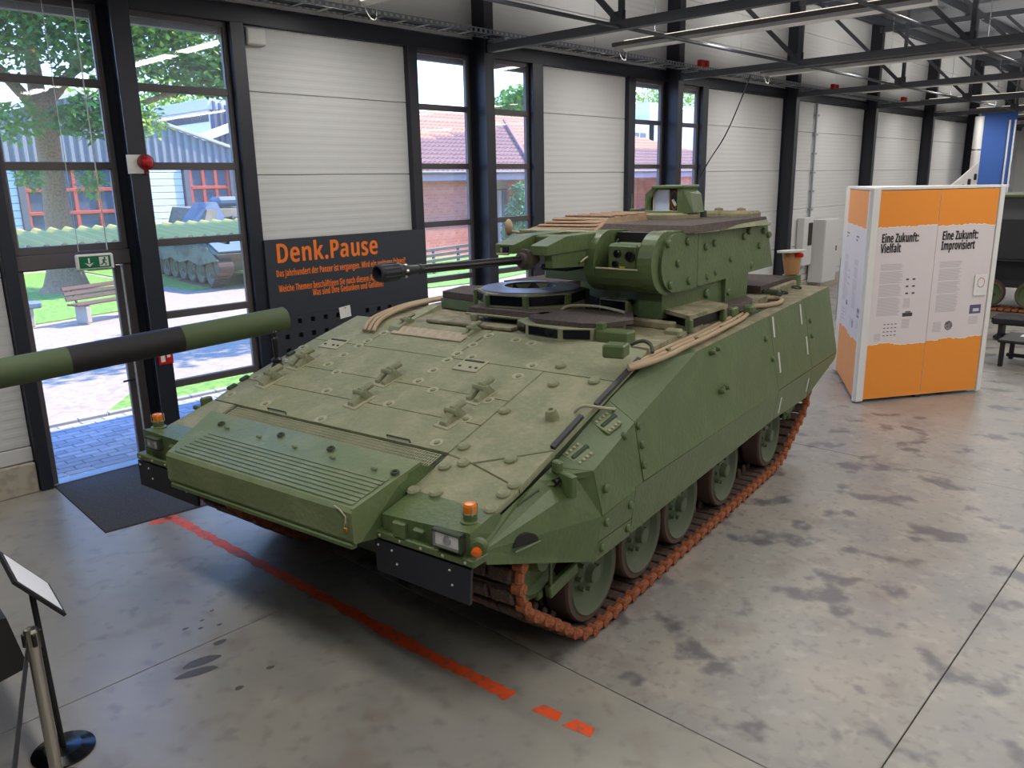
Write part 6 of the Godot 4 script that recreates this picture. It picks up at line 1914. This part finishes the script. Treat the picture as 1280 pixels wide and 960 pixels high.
	mb("deck_beam", bx(V(1.12, 1.96, 3.42), Vector3(0.6, 0.07, 0.1), 0.012, Basis(Vector3.UP, -0.12)), M.roofgreen, o)
	mb("tool_clamp", bx(V(1.5, 1.94, 3.2), Vector3(0.14, 0.07, 0.1), 0.015), M.dusty, o)
	mb("tool_clamp", bx(V(1.5, 1.94, 4.5), Vector3(0.12, 0.09, 0.16), 0.015), M.green, o)
	mb("tool_clamp", bx(V(1.58, 1.94, 4.75), Vector3(0.14, 0.08, 0.14), 0.02), M.green, o)
	mb("tool_clamp", bx(V(1.45, 1.95, 5.9), Vector3(0.2, 0.08, 0.16), 0.02), M.darkgreen, o)
	var pr := MB.new()
	A_poly(pr, [[0.6, 5.9], [1.35, 5.8], [1.36, 6.9], [0.4, 6.9]], 1.95, 2.03)
	mb("rear_roof_hatch", pr, M.pad, o)
	mb("hatch_rim", bx(V(1.4, 1.96, 6.35), Vector3(0.06, 0.06, 1.0), 0.012), M.roofgreen, o)
	for k in 2:
		var rg := MB.new()
		var cc := V(1.55, 1.935, 5.95 + 0.5 * k)
		var pts := []
		for j in 13: pts.append(cc + Vector3(cos(TAU * j / 12) * 0.05, 0.02 + 0.02 * sin(TAU * j / 12), sin(TAU * j / 12) * 0.05))
		rg.tube(pts, 0.01, 6)
		mb("lifting_ring", rg, M.darkgreen, o)
	# copper coloured vent stack at the rear
	var vs := MB.new()
	vs.lathe(V(1.32, 1.9, 7.0), Vector3.UP, [[0, 0.11], [0.13, 0.11], [0.13, 0.095], [0.14, 0.0]], 20)
	var vo := mb("vent_stack", vs, M.green, o)
	var vc := MB.new()
	vc.lathe(V(1.32, 2.04, 7.0), Vector3(-0.06, 1, 0), [[0, 0.085], [0.27, 0.115], [0.27, 0]], 24)
	mb("copper_cone", vc, M.copper, vo)
	var vt := MB.new()
	vt.lathe(V(1.3, 2.31, 7.0), Vector3(-0.06, 1, 0), [[0, 0], [0, 0.17], [0.02, 0.17], [0.025, 0]], 28)
	mb("top_disc", vt, M.tape, vo)
	mb("red_tag", bx(V(1.42, 2.28, 6.92), Vector3(0.1, 0.05, 0.04), 0.01), M.red, vo)

func A_poly(b: MB, q: Array, y0: float, y1: float) -> void:
	var lo := []
	var hi := []
	for p in q: lo.append(V(p[0], y0, p[1])); hi.append(V(p[0], y1, p[1]))
	b.loft(lo, hi)

func A_roof(b: MB) -> void:
	b.loft([V(-1.55, 1.84, 2.64), V(1.56, 1.84, 2.64), V(1.56, 1.85, 3.2), V(1.4, 1.86, 7.08), V(-1.5, 1.86, 7.08)], [V(-1.55, 1.912, 2.64), V(1.56, 1.912, 2.64), V(1.55, 1.93, 3.2), V(1.4, 1.95, 7.08), V(-1.5, 1.95, 7.08)])

func turret(o: Node3D) -> void:
	var t := Node3D.new()
	t.name = "turret"
	o.add_child(t, true)
	t.position = V(0.45, 0, 4.4)
	t.rotation.y = -deg_to_rad(4.0)
	# ring and base
	var rb := MB.new()
	rb.lathe(V(0.15, 1.93, 0.35), Vector3.UP, [[0, 0.95], [0.05, 0.95], [0.07, 0.9], [0.07, 0]], 56)
	mb("turret_ring", rb, M.pad, t)
	var bs := MB.new()
	A_poly2(bs, [[0.58, -0.78], [0.83, -0.8], [0.86, 0.87], [-0.75, 0.87], [-0.75, 0.2], [0.12, -0.36]], 1.98, 2.3, 0.0)
	mb("turret_base", bs, M.green, t)
	# main body
	var bd := MB.new()
	bd.loft([V(-0.78, 2.22, -0.4), V(0.82, 2.22, -0.6), V(0.85, 2.24, 1.46), V(-0.8, 2.24, 1.46)], [V(-0.76, 2.73, -0.45), V(0.8, 2.73, -0.6), V(0.83, 2.69, 1.4), V(-0.78, 2.69, 1.4)])
	mb("turret_body", bd, M.green, t)
	# near side armour: rear slab and front cheek with round nose
	var sp := MB.new()
	plate(sp, [V(0.88, 2.73, -0.28), V(0.87, 2.695, 1.38), V(0.9, 2.255, 1.5), V(0.9, 2.225, -0.25)], V(-0.07, 0, 0))
	sp.loft([V(0.9, 2.24, 0.34), V(0.9, 2.25, 0.87), V(0.89, 1.98, 0.87), V(0.89, 2.0, 0.36)], [V(0.83, 2.24, 0.34), V(0.83, 2.25, 0.87), V(0.83, 1.98, 0.87), V(0.83, 2.0, 0.36)])
	var spo := mb("side_armour", sp, M.green, t)
	var ck := []
	for k in 13:
		var a := PI / 2 + PI * k / 12
		ck.append(V(0.93, 2.48 + 0.255 * sin(a), -0.75 + 0.255 * cos(a)))
	ck.append(V(0.93, 2.225, -0.34)); ck.append(V(0.93, 2.735, -0.34))
	var cm := MB.new()
	plate(cm, ck, V(-0.09, 0, 0))
	var cko := mb("cheek_armour", cm, M.green, t)
	mb("corner_strip", bx(V(0.91, 2.48, -0.31), Vector3(0.05, 0.5, 0.08), 0.012), M.green, t)
	var bm := bolt_mesh(0.036, 0.026)
	var nb := face_basis(Vector3(1, 0, 0))
	for e in [[2.48, -0.72], [2.66, -0.9], [2.66, -0.55], [2.3, -0.85], [2.3, -0.5]]: put("armour_bolt", bm, M.green, t, Transform3D(nb, V(0.93, e[0], e[1])))
	for e in [[2.485, -0.25], [2.578, -0.1], [2.6, 0.08], [2.42, 0.45], [2.62, 0.75], [2.5, 1.14], [2.31, 0.95], [2.32, 0.12], [2.3, -0.06], [2.65, 1.25], [2.668, 0.87], [2.09, 0.42], [2.6, 1.38]]: put("armour_bolt", bm, M.green, t, Transform3D(nb, V(0.885, e[0], e[1])))
	put("armour_bolt", bolt_mesh(0.045, 0.03), M.green, t, Transform3D(nb, V(0.85, 2.12, 0.02)))
	# sight drum: two flanges, scoop, optics block inside
	for e in [[0.2, 0.315], [0.76, 0.9]]:
		var f := MB.new()
		var arc := []
		var arc2 := []
		for k in 17:
			var a := PI * 0.44 + PI * 1.12 * k / 16
			arc.append(V(e[0], 2.49 + 0.275 * sin(a), -0.85 + 0.275 * cos(a)))
		arc.append(V(e[0], 2.22, -0.5)); arc.append(V(e[0], 2.75, -0.5))
		for p in arc: arc2.append(p + V(e[1] - e[0], 0, 0))
		f.loft(arc, arc2)
		mb("drum_flange", f, M.green, t)
	var sc := MB.new()
	for k in 5:
		var a0 := PI * (1.06 + 0.1 * k)
		var a1 := PI * (1.06 + 0.1 * (k + 1))
		sc.loft([V(0.30, 2.49 + 0.27 * sin(a0), -0.85 + 0.27 * cos(a0)), V(0.8, 2.49 + 0.27 * sin(a0), -0.85 + 0.27 * cos(a0)), V(0.8, 2.49 + 0.27 * sin(a1), -0.85 + 0.27 * cos(a1)), V(0.30, 2.49 + 0.27 * sin(a1), -0.85 + 0.27 * cos(a1))], [V(0.30, 2.49 + 0.24 * sin(a0), -0.85 + 0.24 * cos(a0)), V(0.8, 2.49 + 0.24 * sin(a0), -0.85 + 0.24 * cos(a0)), V(0.8, 2.49 + 0.24 * sin(a1), -0.85 + 0.24 * cos(a1)), V(0.30, 2.49 + 0.24 * sin(a1), -0.85 + 0.24 * cos(a1))])
	mb("drum_scoop", sc, M.green, t)
	mb("scoop_rim", bx(V(0.55, 2.445, -1.115), Vector3(0.44, 0.016, 0.03), 0.005), M.dustedge, t)
	mb("drum_cavity", bx(V(0.55, 2.49, -0.72), Vector3(0.42, 0.5, 0.12)), M.black, t)
	var ob := MB.new()
	ob.box(V(0.575, 2.525, -0.95), Vector3(0.31, 0.27, 0.24), 0.025)
	mb("optics_block", ob, M.green, t)
	for e in [[0.53, 2.575, 0.036, 0], [0.66, 2.555, 0.048, 1], [0.51, 2.485, 0.03, 0]]:
		var ln := MB.new()
		ln.lathe(V(e[0], e[1], -1.065), Vector3(0, 0, 1), [[0, e[2]], [0.02, e[2]], [0.022, e[2] * 0.85], [0.008, e[2] * 0.8], [0.006, 0]], 20)
		mb("lens_ring", ln, M.gunmetal, t)
		var lg := MB.new()
		lg.lathe(V(e[0], e[1], -1.073), Vector3(0, 0, 1), [[0, e[2] * 0.8], [0.006, e[2] * 0.4], [0.007, 0]], 16)
		mb("lens", lg, M.prism, t)
	mb("yellow_tag", bx(V(0.58, 2.455, -1.072), Vector3(0.055, 0.02, 0.006), 0.002), mt(rgb(220, 190, 40), 0.5), t)
	mb("wiper_motor", bx(V(0.58, 2.4, -1.04), Vector3(0.2, 0.05, 0.1), 0.015), M.dustedge, t)
	for k in 3:
		var cb := MB.new()
		cb.tube(smooth_path([V(0.4, 2.68 - 0.04 * k, -0.85), V(0.44, 2.62 - 0.05 * k, -0.98), V(0.42, 2.5 - 0.05 * k, -1.0), V(0.46, 2.4, -0.95)], 4), 0.009, 6)
		mb("cable", cb, M.black, t)
	# gun cradle housings
	for e in [[-0.34, -0.13, 0.1], [0.055, 0.235, 0.0]]:
		var hs := MB.new()
		hs.loft([V(e[0], 2.595, -1.7), V(e[0], 2.672, -1.7), V(e[0], 2.738, -1.42), V(e[0], 2.745, -0.4), V(e[0], 2.62, -0.4)], [V(e[1], 2.595, -1.7), V(e[1], 2.672, -1.7), V(e[1], 2.738, -1.42), V(e[1], 2.745, -0.4), V(e[1], 2.62, -0.4)])
		mb("gun_housing", hs, M.green, t)
	mb("housing_window", bx(V(-0.235, 2.632, -1.702), Vector3(0.1, 0.05, 0.012), 0.004), M.black, t)
	mb("window_device", bx(V(-0.265, 2.625, -1.708), Vector3(0.025, 0.04, 0.012), 0.004), M.dustedge, t)
	mb("window_sill", bx(V(-0.24, 2.592, -1.72), Vector3(0.13, 0.018, 0.04), 0.006), M.dustedge, t)
	var lp := MB.new()
	lp.loft([V(0.14, 2.48, -1.6), V(0.22, 2.48, -1.6), V(0.22, 2.44, -0.9), V(0.14, 2.44, -0.9)], [V(0.14, 2.595, -1.62), V(0.22, 2.595, -1.62), V(0.22, 2.64, -0.9), V(0.14, 2.64, -0.9)])
	mb("cradle_side", lp, M.green, t)
	mb("cradle_back", bx(V(-0.04, 2.67, -1.3), Vector3(0.2, 0.13, 0.2), 0.01), M.green, t)
	mb("cradle_floor", bx(V(0.03, 2.45, -0.9), Vector3(0.32, 0.05, 0.9), 0.02), M.black, t)
	mb("cradle_support", bx(V(0.1, 2.4, -0.5), Vector3(0.3, 0.3, 0.3), 0.02), M.black, t)
	var sr := MB.new()
	sr.tube([V(0.24, 2.5, -1.22), V(0.25, 2.58, -1.02), V(0.25, 2.64, -1.02)], 0.009, 6)
	mb("stay_rod", sr, M.dustedge, t)
	# autocannon
	var ga := Vector3(0, 0.0262, 1.0).normalized()
	var g0 := V(0.0, 2.553, -1.66)
	var collar := MB.new()
	collar.lathe(g0, ga, [[-0.1, 0.05], [0, 0.085], [0.05, 0.092], [0.07, 0.085], [0.075, 0.06], [0.12, 0.056], [0.14, 0.0]], 28)
	mb("barrel_collar", collar, M.pad, t)
	var bar_ := MB.new()
	bar_.lathe(g0, ga, [[0.05, 0.03], [1.45, 0.027], [1.45, 0.0]], 20)
	for k in 6:
		var an := TAU * k / 6
		var off := Vector3(cos(an), sin(an), 0) * 0.028
		bar_.cyl(g0 + ga * 0.1 + off, g0 + ga * 1.4 + off * 0.92, 0.0095, 0.0095, 8)
	mb("gun_barrel", bar_, M.gunmetal, t)
	var mz := MB.new()
	mz.lathe(g0, ga, [[1.27, 0.028], [1.28, 0.04], [1.31, 0.04], [1.32, 0.034], [1.42, 0.038], [1.43, 0.048], [1.49, 0.05], [1.5, 0.058], [1.53, 0.064], [1.69, 0.064], [1.71, 0.06], [1.715, 0.048], [1.68, 0.042], [1.6, 0.03], [1.6, 0]], 28)
	for k in 14:
		var an := TAU * k / 14
		mz.box(g0 + ga * 1.61 + Vector3(cos(an), sin(an), 0) * 0.0625, Vector3(0.012, 0.012, 0.15), 0.003, Basis(Vector3.BACK, an))
	mb("muzzle_device", mz, M.flap, t)
	for k in 3: mb("muzzle_bolt", bx(g0 + ga * 1.47 + Vector3(cos(k * 0.9 - 0.9), sin(k * 0.9 - 0.9), 0) * 0.052, Vector3(0.02, 0.02, 0.03), 0.006), M.chrome, t)
	# roof: pads, ribbed brown cover, rear boxes
	var rp := MB.new()
	rp.loft([V(0.0, 2.735, -0.56), V(0.98, 2.735, -0.6), V(0.95, 2.72, 1.2), V(0.0, 2.72, 1.2)], [V(0.02, 2.795, -0.5), V(0.95, 2.795, -0.55), V(0.92, 2.8, 1.2), V(0.0, 2.8, 1.2)])
	mb("roof_pad", rp, M.pad, t)
	for e in [[-0.5, 0.02], [0.04, 1.2]]:
		var rl := MB.new()
		rl.loft([V(0.85, 2.725, e[0]), V(0.97, 2.725, e[0]), V(0.97, 2.72, e[1]), V(0.85, 2.72, e[1])], [V(0.87, 2.785, e[0] + 0.02), V(0.93, 2.785, e[0] + 0.02), V(0.92, 2.785, e[1]), V(0.87, 2.785, e[1])])
		mb("roof_edge_flap", rl, M.dusty, t)
	var bx2 := MB.new()
	bx2.loft([V(-0.78, 2.73, -0.75), V(0.0, 2.73, -0.62), V(0.0, 2.73, 0.9), V(-0.8, 2.73, 0.9)], [V(-0.62, 2.84, -0.3), V(-0.06, 2.84, -0.3), V(-0.06, 2.85, 0.9), V(-0.65, 2.85, 0.9)])
	mb("ribbed_cover", bx2, M.brownroof, t)
	for k in 5:
		mb("cover_rib", bx(V(-0.36, 2.852, -0.2 + 0.22 * k), Vector3(0.56, 0.02, 0.09), 0.006), M.brownroof, t)
		if k < 4: mb("cover_rib", bx(V(-0.38, 2.748 + 0.0265 * k, -0.66 + 0.1 * k), Vector3(0.68 - 0.03 * k, 0.014, 0.05), 0.004, Basis(Vector3.UP, 0.165) * Basis(Vector3.RIGHT, 0.27)), M.brownroof, t)
	var sn := MB.new()
	sn.ball(V(-0.92, 2.76, -0.82), Vector3(0.035, 0.085, 0.05), 12, 8)
	sn.cyl(V(-0.92, 2.72, -0.8), V(-0.76, 2.66, -0.44), 0.015, 0.015, 8)
	mb("side_sensor", sn, M.hose, t)
	mb("front_lip", bx(V(-0.3, 2.735, -0.85), Vector3(0.8, 0.03, 0.16), 0.008), M.dusty, t)
	for k in 2:
		var rx := MB.new()
		rx.box(V(0.62 - 0.35 * k, 2.79, 1.22), Vector3(0.36, 0.13, 0.3), 0.025)
		mb("rear_box", rx, M.roofgreen, t)
	mb("rear_flap", bx(V(0.78, 2.76, 1.24), Vector3(0.24, 0.03, 0.34), 0.006, Basis(Vector3.BACK, -0.45)), M.dusty, t)
	for k in 3:
		var lr := MB.new()
		lr.lathe(V(0.1 + 0.26 * k, 2.85, 1.25), Vector3.UP, [[0, 0.05], [0.03, 0.045], [0.04, 0.0]], 14)
		mb("roof_stud", lr, M.roofgreen, t)
	# panoramic sight head
	var s0 := V(0.1, 0, 0.5)
	var bl := MB.new()
	bl.lathe(s0 + V(0, 2.8, 0.16), Vector3.UP, [[0, 0.3], [0.04, 0.3], [0.06, 0.26], [0.06, 0]], 28)
	mb("sight_base", bl, M.roofgreen, t)
	var sx0 := -0.13
	var sx1 := 0.31
	var shd := MB.new()
	# hood with open front: two cheeks, roof, back
	shd.loft([V(sx0, 2.85, 0.5), V(sx0, 3.05, 0.5), V(sx0 + 0.1, 3.12, 0.5), V(sx0 + 0.13, 3.1, 0.5), V(sx0 + 0.05, 3.03, 0.5), V(sx0 + 0.05, 2.85, 0.5)], [V(sx0, 2.85, 0.85), V(sx0, 3.02, 0.85), V(sx0 + 0.1, 3.09, 0.85), V(sx0 + 0.13, 3.07, 0.85), V(sx0 + 0.05, 3.0, 0.85), V(sx0 + 0.05, 2.85, 0.85)])
	shd.box(V((sx0 + sx1) / 2 + 0.05, 3.122, 0.66), Vector3(sx1 - sx0 - 0.06, 0.035, 0.36), 0.01)
	shd.box(V(sx1 - 0.03, 2.985, 0.66), Vector3(0.06, 0.27, 0.34), 0.01)
	shd.loft([V(sx1, 2.85, 0.5), V(sx1, 3.1, 0.5), V(sx1, 3.08, 0.84), V(sx1, 2.85, 0.84)], [V(sx1 + 0.1, 2.86, 0.56), V(sx1 + 0.06, 3.06, 0.56), V(sx1 + 0.06, 3.04, 0.8), V(sx1 + 0.1, 2.86, 0.8)])
	shd.box(V((sx0 + sx1) / 2, 2.98, 0.82), Vector3(sx1 - sx0, 0.27, 0.04), 0.008)
	shd.box(V((sx0 + sx1) / 2, 2.865, 0.64), Vector3(sx1 - sx0, 0.03, 0.3), 0.006)
	mb("sight_hood", shd, M.green, t)
	mb("sight_core", bx(V((sx0 + sx1) / 2, 2.985, 0.66), Vector3(sx1 - sx0 - 0.1, 0.24, 0.2), 0.01), M.green, t)
	mb("sight_window", bx(V(0.045, 2.985, 0.548), Vector3(0.17, 0.205, 0.012), 0.005), M.bluelens, t)
	var wf := MB.new()
	for s in [-1, 1]:
		wf.box(V(0.045 + s * 0.092, 2.985, 0.54), Vector3(0.014, 0.225, 0.02), 0.005)
		wf.box(V(0.045, 2.985 + s * 0.108, 0.54), Vector3(0.195, 0.014, 0.02), 0.005)
	mb("window_frame", wf, M.tape, t)
	mb("sight_recess", bx(V(0.2, 2.985, 0.545), Vector3(0.085, 0.21, 0.012), 0.004), M.black, t)
	var rr := MB.new()
	var pts := []
	for k in 17:
		var a := TAU * k / 16
		pts.append(V(0.2 + 0.038 * cos(a), 2.985 + 0.095 * sin(a), 0.537))
	rr.tube(pts, 0.006, 6)
	mb("red_seal", rr, mt(rgb(140, 60, 48), 0.6), t)
	mb("cable_bundle", bx(V(0.2, 2.96, 0.535), Vector3(0.03, 0.08, 0.02), 0.006, Basis(Vector3.BACK, 0.5)), M.tape, t)
	mb("yellow_tag", bx(V(0.16, 2.872, 0.53), Vector3(0.05, 0.02, 0.01), 0.003), mt(rgb(226, 180, 30), 0.5), t)
	# whip antenna bent up to the roof steelwork
	var wa := MB.new()
	wa.tube(smooth_path([V(0.3, 2.85, 1.0), V(0.2, 3.09, 1.0), V(0.324, 3.348, 1.0), V(0.502, 3.608, 1.0), V(0.637, 3.891, 1.0), V(0.76, 4.2, 1.0)], 5), 0.006, 6)
	mb("whip_antenna", wa, M.black, t)
	var ab := MB.new()
	ab.lathe(V(0.3, 2.8, 1.0), Vector3.UP, [[0, 0.04], [0.06, 0.035], [0.08, 0]], 12)
	mb("antenna_socket", ab, M.darkgreen, t)
	var sg := MB.new()
	sg.cyl(V(-0.5, 2.85, 0.85), V(-0.5, 3.05, 0.85), 0.012, 0.008, 8)
	sg.box(V(-0.46, 2.87, 0.85), Vector3(0.12, 0.03, 0.05), 0.008)
	mb("crosswind_sensor", sg, M.green, t)

func A_poly2(b: MB, q: Array, y0: float, y1: float, ins: float) -> void:
	A_poly(b, q, y0, y1)
